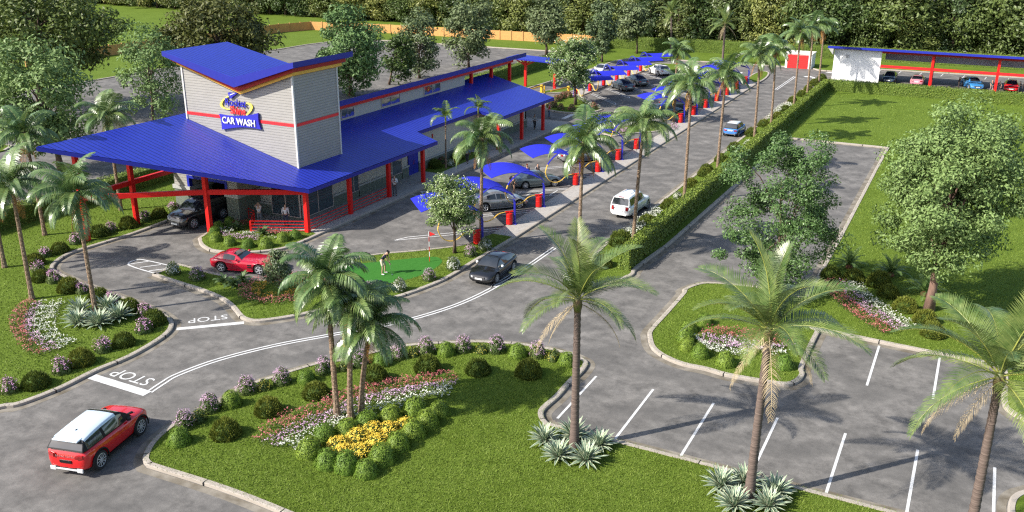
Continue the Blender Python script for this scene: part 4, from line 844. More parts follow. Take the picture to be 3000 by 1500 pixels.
NAMES = {'pinkish': ('lilac_shrub','low','pink_b'), 'round': ('round_bush','round',None), 'juniper': ('juniper_bush','juniper',None), 'lilac': ('lilac_shrub','shrub','lilac_b'), 'white': ('white_flower_bush','shrub','white_b'), 'yellow': ('yellow_shrub','low','yellow_b'), 'red': ('red_flower_shrub','shrub','red_b'), 'gold': ('yellow_flower_clump','goldmass','gold_b')}
CATS = {'pinkish':'flowering shrub','round':'bush','juniper':'bush','lilac':'flowering shrub','white':'flowering shrub','yellow':'flowering shrub','red':'flowering shrub','gold':'flower clump'}
sr = np.random.default_rng(77)
def shrub(kind, xy, label, group=None, sc=1.0, z=.11):
    nm, f, b = NAMES[kind]; s_ = sc*sr.uniform(.92, 1.1); o = link(nm, MESH[f], None, (xy[0], xy[1], z), sr.uniform(0, 6.28), (s_, s_, s_*sr.uniform(.92, 1.08)))
    if b: link('blossoms', MESH[b], o)
    return tag(o, label, CATS[kind], group)
def row(items, where, group, z0=.35, sc=1.0):
    """items: (kind, region, x, y); ordinal labels counted along the row within each kind"""
    cnt = {}
    tot = {}
    for it in items: tot[it[0]] = tot.get(it[0], 0)+1
    desc = {'pinkish':'leggy lilac-flowered shrub','round':'clipped round bush','juniper':'dark feathery juniper bush','lilac':'lilac-flowered shrub','white':'white-flowered round bush','yellow':'small yellow-tinged shrub','red':'red-flowered shrub','gold':'yellow flower clump'}
    for it in items:
        k, rg, a, b = it[:4]; c = cnt[k] = cnt.get(k, 0)+1; o_ = (ORD[c-1]+' ') if tot[k] > 1 else ''
        shrub(k, G(rg, a, b, z0), f"{o_}{desc[k]} {where}" if tot[k] > 1 else f"{desc[k]} {where.split(', counting')[0]}", group, (it[4] if len(it) > 4 else 1.0)*sc)
row([('pinkish','D',1310,535,1.25),('juniper','D',1200,580),('pinkish','D',1092,607,1.25),('juniper','D',965,657),('pinkish','D',838,688,1.25),('juniper','D',750,718),('pinkish','D',575,778,1.25),('juniper','D',450,842),('pinkish','D',337,877,1.25),('juniper','D',262,935),('pinkish','D',285,988,1.25),('juniper','D',310,1055),('pinkish','D',405,1067,1.25),('juniper','D',520,1132),('pinkish','D',620,1147,1.25),('juniper','D',745,1207),('pinkish','D',845,1227,1.25),('juniper','G',695,188),('pinkish','G',780,200,1.25),('juniper','G',828,248),('pinkish','G',775,292,1.25),('juniper','G',665,362),('pinkish','G',555,395,1.25),('juniper','G',435,462),('pinkish','G',330,508,1.25),('juniper','G',190,582),('pinkish','G',50,612,1.25)],
    "along the left lawn kerb, from the wash bay", "shrubs along the kerb of the left lawn", .38, 1.05)
row([('round','G',965,885),('lilac','G',995,800),('yellow','G',1070,770),('lilac','G',1130,712),('round','G',1245,685),('lilac','G',1330,612),('yellow','G',1425,597),('lilac','G',1520,566),('round','G',1650,557),('lilac','G',1747,510),('yellow','H',14,495),('lilac','H',100,470),('round','H',215,468),('lilac','H',310,432),('yellow','H',390,420),('lilac','H',458,407),('round','H',565,412),('lilac','H',660,393),('yellow','H',757,402),('lilac','H',838,397),('round','H',950,422),('lilac','H',1057,422),('yellow','H',1145,442),('round','H',1215,465)],
    "edging the front lawn's road side, from the red off-roader", "shrubs along the road edge of the front lawn", .38, 1.0)
row([('juniper','G',1215,850),('juniper','G',1445,727),('juniper','G',1702,637),('juniper','H',180,557),('juniper','H',465,502),('juniper','H',737,512),('juniper','H',1010,527)], "on open front lawn, from the red off-roader", "juniper bushes on the front lawn", .35, 1.05)
row([('round','G',1672,950),('round','G',1770,1010),('round','H',30,1030),('round','H',135,1060),('round','H',220,990),('round','H',306,918),('round','H',391,852),('round','H',465,795),('round','H',530,737)], "fronting the yellow flower patch, counting from the left", "round bushes on the near side of the yellow flowers", .33, 1.08)
row([('round','G',1752,870),('round','H',32,842),('round','H',140,803),('round','H',267,770),('round','H',400,738)], "behind the yellow flower patch, counting from the left", "round bushes on the palm side of the yellow flowers", .33, 1.08)
row([('gold','H',-10,925,1.25),('gold','H',18,965,1.2),('gold','H',90,880,1.3),('gold','H',105,960,1.3),('gold','H',172,845,1.3),('gold','H',195,905,1.35),('gold','H',258,840,1.25),('gold','H',345,812,1.2)], "ringed by round bushes, from the left", "yellow flower clumps inside the ring of round bushes", .25, 1.0)
row([('round','I',120,255),('round','I',35,292),('round','I',15,345),('round','I',25,388),('round','I',97,427),('round','I',232,472),('round','I',550,487)], "on the grass peninsula, counting from its far end", "round bushes on the grass peninsula", .33, 1.0)
row([('juniper','I',800,8),('juniper','I',925,22),('juniper','I',1060,48),('juniper','I',1110,103),('juniper','I',1200,178),('juniper','I',1310,247),('juniper','I',1350,317)], "behind the striped flower bed, from the cycads", "juniper bushes by the big tree", .35, 1.15)
row([('round','t',885,790),('round','t',735,842),('round','t',680,915),('round','t',700,1000),('round','t',885,1055),('round','t',1130,1085),('round','t',1375,1080),('round','t',1600,1000),('round','t',1775,960)], "in the patio bed, counting from the wash bay", "round bushes in the patio bed", .35, .98)
row([('white','D',1305,1008),('lilac','D',1490,1048),('lilac','E',215,1157),('white','E',437,1132),('lilac','E',663,1052),('white','E',845,970),('lilac','E',975,872),('white','E',1085,824)], "round the putting green, from the hatched marking", "shrubs round the putting green", .38, .98)
row([('juniper','E',1960,945),('juniper','y',260,1085),('juniper','y',480,830,1.25),('juniper','y',790,600),('juniper','y',1040,405),('juniper','y',1310,160),('juniper','y',1470,30),('juniper','z',80,1268),('juniper','z',255,1150),('juniper','z',410,1022,1.1),('juniper','z',610,850),('juniper','z',755,742,1.1),('juniper','z',912,650),('juniper','z',1012,562),('juniper','z',1095,460),('juniper','z',1200,390),('juniper','z',1282,322),('juniper','z',1350,258),('juniper','z',1440,200,1.1)],
    "beside the long hedge, counting from its front end", "juniper bushes beside the long hedge", .35, 1.1)
row([('white','E',1730,1090),('white','E',1850,1112),('white','y',1150,300,.8)], "beside the long hedge, counting from its front end", "white flower bushes beside the long hedge", .35, 1.0)
row([('juniper','E',705,218,1.25),('red','E',760,187),('white','E',820,208,.9),('gold','E',850,192),('juniper','E',880,155,1.2)], "in the car wash wall bed, from the door", "shrubs against the car wash wall", .35, 1.0)
row([('red','q',145,897),('red','q',225,918),('red','q',325,957),('red','q',490,967),('red','q',655,972),('red','q',820,948),('red','q',255,835),('red','q',290,815),('red','q',330,795),('red','q',372,775),('red','q',415,755),('red','q',450,775)], "round the far blossom tree, from the man in red", "red shrubs round the far blossom tree", .35, 1.0)
row([('round','r',625,262),('round','r',700,265)], "on the vacuum bay island, from the left", "round bushes on the island amid the vacuum bays", .35, 1.0)

# ---- agaves, cycads, ferns
AG_G = mat("agave_green", (.15,.24,.15), .5, (.10,.18,.11), 6); AG_C = mat("agave_cream_edge", (.62,.64,.46), .5, (.52,.56,.38), 6)
def agave_mesh(seed):
    r = np.random.default_rng(seed); mb = MB()
    for i in range(66):
        az = i*2.39996+r.uniform(-.1,.1); el = R(86-i*1.15+r.uniform(-4,4)); L_ = r.uniform(.62,.88)*(.75+.25*min(1, i/15)); k = 5; w0 = .070; pts = []; a = el; p = np.array([.03*math.cos(az), .03*math.sin(az), .08])
        for j in range(k+1): pts.append(p.copy()); p = p+np.array([math.cos(az)*math.cos(a), math.sin(az)*math.cos(a), math.sin(a)])*L_/k; a -= R(5)
        n_ = np.array([-math.sin(az), math.cos(az), 0]); wd = [w0*.7, w0, w0*.95, w0*.75, w0*.45, .004]
        for j in range(k):
            for s0, s1, mi in ((-1,-.56,1),(-.56,.56,0),(.56,1,1)):
                up0 = np.array([0,0,.03*w0/.06]); f = lambda j_, s_: pts[j_]+n_*wd[j_]*s_+np.array([0,0,.28*wd[j_]*abs(s_)])
                mb.add([f(j,s0), f(j,s1), f(j+1,s1), f(j+1,s0)], [(0,1,2,3)], mi)
    me = bpy.data.meshes.new('agave'); me.from_pydata(mb.v, [], mb.f); me.materials.append(AG_G); me.materials.append(AG_C); me.polygons.foreach_set("material_index", mb.m); me.update(); return me
AG = [agave_mesh(1), agave_mesh(2)]
def agaves(rg, pts, where, group, sc=1.0):
    for i, (a, b) in enumerate(pts):
        o = link('agave', AG[i % 2], None, (*G(rg, a, b, .25), .1), i*1.3, sc*sr.uniform(.93,1.07)); tag(o, f"{ORD[i]} cream-edged agave {where}", 'agave', group)
agaves('G', [(430,208),(578,193),(418,268),(530,272),(640,240)], "round the left lawn palm, clockwise from the flower bed", "agaves on the left lawn", 1.25)
agaves('H', [(1095,898),(1250,875),(1390,925),(1168,985),(1318,1005)], "round the palm at the front lawn corner, clockwise", "agaves at the front lawn corner", 1.15)
agaves('I', [(205,1145),(335,1125),(500,1185),(275,1250),(462,1252)], "round the second front palm, clockwise", "agaves at the second front palm", 1.1)
CYC = [frond_mesh('frond', e, d, 1.35, .22, 40, .022, .15, L_GLOSS, 110+i, vee=.4, fwd=.5) for i, (e, d) in enumerate(((80,45),(60,60),(42,70),(22,70)))]
FERN = [frond_mesh('frond', e, d, .85, .20, 28, .034, .2, leafmat("fern", (.06,.11,.03), (.13,.19,.07), .5), 120+i, vee=.2) for i, (e, d) in enumerate(((75,60),(55,75),(35,70)))]
ROOTM = mat("cycad_stump", (.22,.09,.04), .9, (.13,.055,.03), 10, .8, 30)
def rosette(name, xy, label, cat, S_, n, sc, stump=None, group=None, seed=0, z=.1):
    r = np.random.default_rng(seed); root = thing(name, label, cat, (*xy, z), 0, group); a = r.uniform(0, 6)
    if stump: mb = MB(); mb.lathe([(.20,-.02),(.24,.08),(.20,.2),(.1,.3)], n=9); mb.build('stump', ROOTM, root)
    for i in range(n):
        v = S_[int(min(len(S_)-1, i/n*len(S_)))]; o = link('frond', v, root, (0,0,.22 if stump else .03), a, sc*r.uniform(.85,1.1)); o.rotation_euler[0] = r.uniform(-.2,.2); a += 2.39996
    return root
for i, (q, lab) in enumerate((((1255,990),"cycad nearest the side drive, left of the big green tree"),((1568,1050),"cycad midway between side drive and the big tree trunk"),((1820,1195),"cycad standing beside the big green tree's trunk"))):
    rosette('cycad', G('F',*q,.15), lab, 'cycad', CYC, 22, 1.05, True, "cycads by the big tree", i)
for i, (rg, q, lab) in enumerate((('D',(1690,1110),"fern left of the red and yellow flower ring, outermost"),('D',(1760,1130),"fern between the outermost fern and the flower ring"),('D',(1830,1090),"fern touching the red flower ring beside the sports car"),('t',(985,885),"yellowish fern among white flowers in the patio bed"),('t',(1340,950),"fern in the patio bed beside red flowers"))):
    rosette('fern', G(rg,*q,.15), lab, 'fern', FERN, 16, .85, None, "ferns", 10+i, .14)

# ---- flower beds: strips of bedding plants nobody could count
def flower_strip(c0, c1, m, label, dens=70, ht=.34, seed=0, leafden=150, z0=.11, psize=.042, per=3):
    r = np.random.default_rng(seed); A_ = np.array(smooth_poly(c0, 6, False)); B_ = np.array(smooth_poly(c1, 6, False)); k = min(len(A_), len(B_)); A_ = A_[np.linspace(0, len(A_)-1, 40).astype(int)]; B_ = B_[np.linspace(0, len(B_)-1, 40).astype(int)]
    seg = np.linalg.norm(np.diff((A_+B_)/2, axis=0), axis=1)*np.linalg.norm((A_-B_)[:-1], axis=1); ar = seg.sum(); cum = np.cumsum(seg)/ar
    def pts(nn):
        u = r.uniform(0, 1, nn); i = np.clip(np.searchsorted(cum, u), 0, 38); f = r.uniform(0, 1, nn)[:, None]; t = r.uniform(-.06, 1.06, nn)[:, None]
        return (A_[i]*(1-f)+A_[i+1]*f)*(1-t)+(B_[i]*(1-f)+B_[i+1]*f)*t+r.normal(0, .05, (nn, 2))
    n1 = int(ar*leafden); n2 = int(ar*dens)
    bumpf = lambda q: .72+.28*np.sin(q[:, 0]*5.1)*np.sin(q[:, 1]*4.3)
    q = pts(n1); P = np.column_stack([q, z0+r.uniform(.03, 1, n1)**.7*ht*.82*bumpf(q)]); V1, F1 = leaf_shell(P, np.tile([0,0,1.0], (n1, 1)), .055, seed, .7)
    q = pts(n2); c = np.column_stack([q, z0+ht*bumpf(q)*r.uniform(.72, 1.12, n2)]); P = np.repeat(c, per, 0)+r.normal(0, .028, (n2*per, 3)); V2, F2 = leaf_shell(P, np.tile([0,0,1.0], (n2*per, 1)), psize, seed+1, .45)
    o = link('flower_bed', np_mesh('flower_bed', np.concatenate([V1, V2]), np.concatenate([F1, F2+len(V1)]), [F_BED, m], np.r_[np.zeros(n1, int), np.ones(n2*per, int)]))
    tag(o, label, 'flower bed', None, 'stuff')
def bands(cs, labs, dens=(70,75,75), seed=0, z0=.11):
    for i, (m, lab) in enumerate(zip((PINK, LILAC, WHITEP), labs)): flower_strip(cs[i], cs[i+1], m, lab, dens[i], .40 if i == 0 else .32, seed+3*i, z0=z0)
bands([GG('G',(150,150),(82,200),(62,270),(76,340),(125,410),(205,452), z=.2), GG('G',(200,155),(150,210),(133,280),(150,345),(190,385),(260,425), z=.2), GG('G',(235,160),(196,220),(185,280),(202,330),(245,365),(325,408), z=.2), GG('G',(345,152),(312,200),(292,260),(302,310),(342,345),(425,370), z=.2)],
      ["crescent of red flowers on the left lawn, outermost band", "crescent of lilac flowers on the left lawn, middle band", "crescent of white flowers on the left lawn, inner band"], seed=200)
bands([GG('G',(1350,905),(1480,800),(1620,735),(1790,668), z=.2)+GG('H',(130,605),(330,568),(500,550),(610,540), z=.2), GG('G',(1415,925),(1530,855),(1660,795),(1800,730), z=.2)+GG('H',(150,660),(330,620),(500,598),(632,590), z=.2), GG('G',(1480,935),(1590,880),(1700,832),(1810,782), z=.2)+GG('H',(160,705),(340,660),(490,625),(600,612), z=.2), GG('G',(1585,950),(1690,905),(1790,845), z=.2)+GG('H',(30,785),(190,748),(350,708),(480,678),(592,662), z=.2)],
      ["long strip of red flowers on the front lawn behind the palm trio", "long strip of lilac flowers on the front lawn", "long strip of white flowers at the foot of the palm trio"], seed=220)
bands([GG('I',(120,300),(300,305),(450,340),(612,358), z=.2), GG('I',(95,335),(250,348),(400,380),(612,395), z=.2), GG('I',(62,345),(125,378),(240,402),(400,425), z=.2), GG('I',(105,400),(200,432),(300,445),(380,455), z=.2)],
      ["red flowers on the grass peninsula behind the big palm", "lilac flowers on the grass peninsula", "white flowers on the grass peninsula's near side"], seed=240)
flower_strip(GG('I',(220,365),(330,375),(480,400),(585,410), z=.2), GG('I',(235,395),(330,405),(480,440),(560,450), z=.2), WHITEP, "white flowers in the middle of the peninsula bed", 60, .32, 260)
bands([GG('I',(775,40),(772,95),(880,205),(1000,285),(1092,335), z=.2), GG('I',(842,40),(872,115),(982,215),(1082,275),(1142,318), z=.2), GG('I',(885,48),(932,108),(1042,195),(1132,255),(1197,302), z=.2), GG('I',(975,62),(1012,125),(1112,195),(1192,245),(1252,288), z=.2)],
      ["striped bed by the big tree, red band nearest the drive", "striped bed by the big tree, lilac band", "striped bed by the big tree, white band"], seed=270)
flower_strip(GG('t',(750,895),(830,870),(890,850), z=.3), GG('t',(780,925),(880,915),(960,905), z=.3), WHITEP, "white flowers at the bay end of the patio bed", 60, .34, 300, z0=.16)
flower_strip(GG('t',(990,935),(1090,915),(1230,925), z=.3), GG('t',(1000,965),(1110,955),(1270,965), z=.3), WHITEP, "white flowers before the railing in the patio bed", 70, .34, 303, z0=.16)
flower_strip(GG('t',(770,935),(950,950),(1290,985), z=.3), GG('t',(790,965),(960,1000),(1270,1035), z=.3), LILAC, "lilac flowers along the front of the patio bed", 75, .32, 306, z0=.16)
flower_strip(GG('t',(1420,890),(1560,890),(1690,905), z=.3), GG('t',(1420,950),(1560,955),(1680,960), z=.3), PINK, "red flowers before the railing in the patio bed", 75, .42, 309, z0=.16)
flower_strip(GG('t',(920,785),(1050,770),(1150,790), z=.3), GG('t',(940,830),(1060,830),(1170,850), z=.3), PINK, "red flowers in shade behind the patio bed ferns", 60, .42, 312, z0=.16)
flower_strip(GG('t',(1345,985),(1480,985),(1540,990), z=.3), GG('t',(1350,1005),(1480,1005),(1540,1010), z=.3), WHITEP, "white flowers under the red ones in the patio bed", 60, .3, 315, z0=.16)
ring = [( (1-t)*1.0, t) for t in (0,)]
rc = G('D', 2105, 1175); 
def ringpts(rad, a0, a1, sx=1.0): return [(rc[0]+rad*math.cos(a), rc[1]+rad*sx*math.sin(a)) for a in np.linspace(a0, a1, 14)]
flower_strip(ringpts(2.45, 0, 6.28), ringpts(1.75, 0, 6.28), PINK, "ring of red flowers round the sapling by the sports car", 75, .42, 320)
flower_strip(ringpts(1.7, 0, 6.28), ringpts(1.0, 0, 6.28), ORANGEP, "ring of amber yellow flowers inside the red ring", 75, .34, 323)
flower_strip(GG('y',(480,750),(600,640),(750,520),(900,420), z=.3), GG('y',(600,790),(690,700),(830,590),(960,470), z=.3), WHITEP, "white flowers between the white off-roader and the hedge", 70, .42, 330)
flower_strip(GG('z',(780,665),(860,590),(960,510),(1060,490), z=.3), GG('z',(830,675),(930,600),(1000,545),(1100,520), z=.3), WHITEP, "white flowers beside the road beyond the small blue car", 60, .42, 333)
flower_strip(GG('z',(510,975),(560,930), z=.3), GG('z',(540,990),(605,930), z=.3), WHITEP, "small patch of white flowers nearest the small blue car", 70, .42, 336)
flower_strip(GG('q',(500,760),(620,840),(780,920),(920,935), z=.3), GG('q',(560,760),(680,825),(800,890),(905,915), z=.3), WHITEP, "white flowers edging the far tree circle on the bay side", 50, .42, 339)
flower_strip(GG('r',(690,235),(830,215),(990,250), z=.3), GG('r',(770,300),(880,310),(1010,300), z=.3), LILAC, "pink flowers on the small island amid the vacuum bays", 55, .42, 342)
flower_strip(GG('r',(1600,180),(1680,170),(1720,180), z=.3), GG('r',(1600,240),(1680,250),(1730,230), z=.3), LILAC, "pink flowers at the strip end of the vacuum island", 55, .42, 345)

# ---- loose grass blades standing on the lawns
r = np.random.default_rng(99); NB = 1100000
ang = r.uniform(R(72), R(160), NB); t = 1/(1/24-r.uniform(0, 1, NB)*(1/24-1/175)); g_ = np.column_stack([np.cos(ang)*t, np.sin(ang)*t])     # thinner with distance from the near lawns
keep = np.zeros(NB, bool)
for k in ('left','golf','patio','circle','big','front','mid'): 
    pl = ISL[k]; pl = pl if area(pl) > 0 else pl[::-1]
    keep |= inside(pl, g_)
keep &= ~inside(green, g_); keep &= (t < 175)
Pg = g_[keep]; dist = t[keep]; n = len(Pg); az = r.uniform(0, 6.283, n); hgt = r.uniform(.035, .075, n)*(1+dist/160); wd = (.004+.00028*dist)*r.uniform(.6,1.4,n); ln = r.normal(0, .045, (n, 2))
zb_ = np.where(inside(ISL['patio'], Pg), .155, .11)
B0 = np.column_stack([Pg[:, 0]-np.cos(az)*wd, Pg[:, 1]-np.sin(az)*wd, zb_]); B1 = np.column_stack([Pg[:, 0]+np.cos(az)*wd, Pg[:, 1]+np.sin(az)*wd, zb_]); B2 = np.column_stack([Pg+ln, zb_+hgt])
o = link('grass', np_mesh('grass', np.stack([B0, B1, B2], 1).reshape(-1, 3), np.arange(3*n).reshape(n, 3), [BLADE])); tag(o, "short blades of grass on the lawns", 'grass', None, 'stuff')
# ------------------------------------------------------------------ vacuum bays: red vacuums, blue shade sails, wheel stops
HOSE = mat("yellow_hose", (.80,.52,.10), .5, (.72,.45,.07), 6); SAIL = mat("blue_sail_cloth", (.022,.028,.50), .75, (.018,.024,.44), 4, spec=.2); TUBEB = mat("blue_tube", (.025,.03,.42), .4, (.02,.025,.36), 4)
def station(x, y, dx, label_v, label_s, shade=True):
    """red vacuum with yellow hoses, and the arched blue sail standing beside it; dx is the way the bays run (+1 or -1 in X)"""
    d = np.array([dx*DIA, -DIA, 0]); n = np.array([dx*DIA, DIA, 0]); k = np.array([0,0,1.0]); P = np.array([x, y, .13])
    c = P+np.array([-.3*(1 if dx < 0 else -1), -.3, 0])
    if dx > 0: c = P+np.array([.28,-.28,0])
    t = thing('vacuum', label_v, 'vacuum', tuple(P), 0, "red vacuums along the bays"); o_ = c-P
    mb = MB(); mb.lathe([(.22,.02),(.255,.05),(.25,.45),(.26,.47),(.26,.51),(.25,.53),(.25,.84),(.235,.88),(.16,.90)], o_, 16); mb.build('tank', RED, t, smooth=False)
    mb = MB(); a = o_+k*1.0; mb.tube([a+d*.32, a-d*.30], .07, 8); mb.lathe([(.09,.0),(.09,.14)], o_+k*.87, 8); mb.build('motor_head', RED, t)
    h0 = o_+d*.34+k*1.01; end = d*3.05+k*2.02
    for j in (-.05, .05):
        q = n*j; pts = smooth_poly([tuple(h0+q), tuple(h0+d*.55+k*-.12+q), tuple(h0+d*1.05+k*-.50+q), tuple(h0+d*1.6+k*-.62+q), tuple(h0+d*2.15+k*-.35+q), tuple(end+d*.18+k*-.75+q), tuple(end+d*.10+k*-.3+q), tuple(end+q)], 5, False)
        mb = MB(); mb.tube(pts, .030, 6); mb.build('hose', HOSE, t)
    if not shade: return
    s_ = thing('shade_sail', label_s, 'shade sail', tuple(P), 0, "blue shade sails over the vacuum bays")
    for j in (-.11, .13):
        mb = MB(); b = n*j; mb.tube([b, b+k*1.75, b+k*1.95+d*.10], .06 if j < 0 else .045, 8); mb.box(b[0]-.14,b[1]-.14,0,b[0]+.14,b[1]+.14,.05); mb.build('post', TUBEB, s_)
    for j in (-.06, .06):
        pts = []
        for i in range(15):
            u = i/14; s1 = -.05+3.1*u; z = 1.65+1.42*math.sin(math.pi*(u*.90+.05))**.72+.35*u*0
            pts.append(tuple(d*s1+n*j+k*z))
        mb = MB(); mb.tube(pts, .035, 6); mb.build('arch_tube', TUBEB, s_)
    mb = MB(); nu, nv = 14, 6; V = []
    for i in range(nu+1):
        u = i/nu; s1 = .12+4.25*u; z = 1.98+1.02*math.sin(math.pi*min(1, .06+u*.72))**.8
        for j in range(nv+1):
            v = j/nv; w_ = 3.55; V.append(tuple(d*s1+n*(.05+w_*v)+k*(z-.03*math.sin(math.pi*v))))
    m_ = nv+1; top = [(i*m_+j, (i+1)*m_+j, (i+1)*m_+j+1, i*m_+j+1) for i in range(nu) for j in range(nv)]
    V2 = [(p[0], p[1], p[2]-.03) for p in V]; o = len(V)
    edge = [i*m_ for i in range(nu+1)]+[nu*m_+j for j in range(1, nv+1)]+[i*m_+nv for i in range(nu-1, -1, -1)]+[j for j in range(nv-1, 0, -1)]
    side = [(edge[i], edge[(i+1) % len(edge)], o+edge[(i+1) % len(edge)], o+edge[i]) for i in range(len(edge))]
    mb.add(V+V2, top+[tuple(o+q for q in f[::-1]) for f in top]+side); mb.build('sail', SAIL, s_)
V1Y = [54.3,59.4,64.6,72.1,77.3,82.5,87.7,102.7,107.9,113.1,118.3,123.5,128.7,133.9]
def nth(i, tot): return ORD[i] if i < tot-1 else 'last'
for i, y in enumerate(V1Y):
    station(-30.05, y+.3, -1, f"{nth(i, len(V1Y))} red vacuum beside the road, counting from the putting green", f"{nth(i, len(V1Y))} blue shade sail beside the road, counting from the putting green")
V2Y = [112.9,117.8,122.9,128.1,133.2,138.4]
for i, y in enumerate(V2Y):
    station(-48.0, y, 1, f"{nth(i, len(V2Y))} red vacuum of the far bays, counting from the blossom tree", f"{nth(i, len(V2Y))} blue shade sail of the far bays, counting from the blossom tree")
STOPM = mat("wheel_stop_concrete", (.36,.33,.28), .9, (.28,.26,.22), 6)
def wheel_stop(x, y, ang, label):
    mb = MB(); prof = [(-.09,0),(-.06,.12),(.06,.12),(.09,0)]
    mb.add([(sx, a, b) for sx in (-.98, .98) for a, b in prof], [(0,1,2,3),(7,6,5,4),(0,4,5,1),(1,5,6,2),(2,6,7,3)]); o = mb.build('wheel_stop', STOPM); o.location = (x, y, .005); o.rotation_euler = (0,0,ang)
    tag(o, label, 'wheel stop', "wheel stops of the vacuum bays")
for i, y in enumerate(V1Y): wheel_stop(-31.8, y+.75, R(-45), f"{nth(i, len(V1Y))} concrete wheel stop of the roadside bays, from the putting green")
for i, y in enumerate(V2Y[1:]): wheel_stop(-46.1, y+.4, R(45), f"{nth(i, 5)} concrete wheel stop of the far bays, from the blossom tree")

# golf flag
fb = G('E', 667, 955); t = thing('golf_flag', "red golf flag on a red and white pole in the putting green", 'flag', (*fb, .12))
for i in range(6):
    mb = MB(); mb.tube([(0,0,.355*i),(0,0,.355*(i+1))], .022, 8); mb.build('pole_band', RED if i % 2 == 0 else SIGNW, t)
mb = MB(); rr_ = np.array([math.cos(YAW), math.sin(YAW), 0]); mb.add([(0,0,2.13),(0,0,1.78),tuple(rr_*.42+[0,0,1.93]),(.01,.012,2.13),(.01,.012,1.78),tuple(rr_*.42+[.01,.012,1.93])], [(0,1,2),(5,4,3),(0,3,4,1),(1,4,5,2),(2,5,3,0)]); mb.build('flag_cloth', SIGNR, t)

# ------------------------------------------------------------------ vehicles
def paint(name, c, metal=.0, rough=.22): return mat("car_paint_"+name, c, rough, tuple(q*.93 for q in c), 1.5, metal=metal, coat=1.0, spec=.5)
TYRE = mat("tyre", (.016,.016,.017), .85, (.024,.024,.025), 9); CGLASS = mat("car_glass", (.016,.020,.024), .05, (.03,.035,.04), 1.2, spec=.8, coat=.8)
LAMPW = mat("headlamp_glass", (.45,.48,.52), .12, (.25,.27,.30), 14, metal=.5); LAMPR = mat("tail_lamp", (.42,.012,.012), .15, (.25,.008,.008), 14, coat=.8); PLATE = mat("number_plate", (.75,.75,.73), .5, (.6,.6,.58), 20); PLATEB = mat("black_plate", (.006,.006,.006), .4)
GRILLE = mat("grille_mesh", (.02,.02,.022), .5, (.12,.12,.13), 60, contrast=(.5,.55)); TRIMB = mat("black_trim", (.010,.010,.011), .6, spec=.3)
KIND = {
 'suv':   dict(L=4.36, W=1.94, wb=2.68, fo=.83, r=.40, belt=[(0,.70),(.05,1.02),(.20,1.17),(1.4,1.15),(2.9,1.09),(3.15,1.10),(3.85,1.03),(4.15,.93),(4.31,.76),(4.36,.58)], cab=(.07,.36,2.35,3.22), zr=(1.56,1.65), wr=.63, crown=.05),
 'box':   dict(L=4.85, W=1.98, wb=2.88, fo=.86, r=.41, belt=[(0,.62),(.03,.98),(.2,1.12),(1.6,1.13),(3.2,1.12),(3.4,1.14),(4.4,1.07),(4.72,.98),(4.82,.75),(4.85,.55)], cab=(.06,.34,2.75,3.50), zr=(1.80,1.84), wr=.66, crown=.05),
 'mini':  dict(L=3.72, W=1.70, wb=2.47, fo=.68, r=.31, belt=[(0,.55),(.05,.80),(.25,.92),(1.3,.93),(2.5,.92),(2.7,.93),(3.25,.86),(3.55,.74),(3.68,.60),(3.72,.45)], cab=(.12,.42,2.1,2.78), zr=(1.40,1.41), wr=.56, crown=.05),
 'coupe': dict(L=4.25, W=1.85, wb=2.47, fo=.90, r=.34, belt=[(0,.60),(.06,.86),(.25,.97),(1.3,.93),(2.6,.88),(2.85,.90),(3.55,.80),(4.0,.68),(4.2,.55),(4.25,.42)], cab=(.14,1.20,2.25,3.05), zr=(1.33,1.36), wr=.55, crown=.06),
 'gt':    dict(L=4.64, W=1.94, wb=2.68, fo=1.05, r=.35, belt=[(0,.62),(.08,.86),(.4,.93),(1.2,.92),(1.9,.86),(2.35,.88),(3.4,.84),(4.1,.74),(4.5,.60),(4.64,.42)], cab=(.45,1.02,1.62,2.36), zr=(1.24,1.26), wr=.54, crown=.07),
 'gtc':   dict(L=4.80, W=1.86, wb=2.78, fo=.88, r=.35, belt=[(0,.62),(.06,.86),(.3,.98),(1.0,.97),(1.9,.91),(3.1,.89),(3.35,.92),(4.15,.80),(4.6,.66),(4.77,.52),(4.80,.42)], cab=(.70,1.70,2.45,3.42), zr=(1.33,1.37), wr=.51, crown=.05),
 'sedan': dict(L=4.85, W=1.84, wb=2.88, fo=.86, r=.34, belt=[(0,.60),(.06,.88),(.3,1.0),(1.0,.99),(1.9,.94),(3.2,.92),(3.45,.95),(4.2,.84),(4.65,.70),(4.82,.55),(4.85,.42)], cab=(.72,1.60,2.65,3.52), zr=(1.40,1.44), wr=.53, crown=.05),
 'hatch': dict(L=4.25, W=1.80, wb=2.58, fo=.86, r=.34, belt=[(0,.60),(.05,.88),(.25,.99),(1.2,.97),(2.7,.93),(2.95,.95),(3.65,.84),(4.08,.70),(4.22,.55),(4.25,.42)], cab=(.15,.75,2.2,3.02), zr=(1.42,1.45), wr=.56, crown=.05)}
def interp(tbl, x): return float(np.interp(x, [p[0] for p in tbl], [p[1] for p in tbl]))
WHEELS = {}; RIMM = mat("bright_alloy", (.62,.63,.65), .3, (.54,.55,.57), 8, metal=.35)
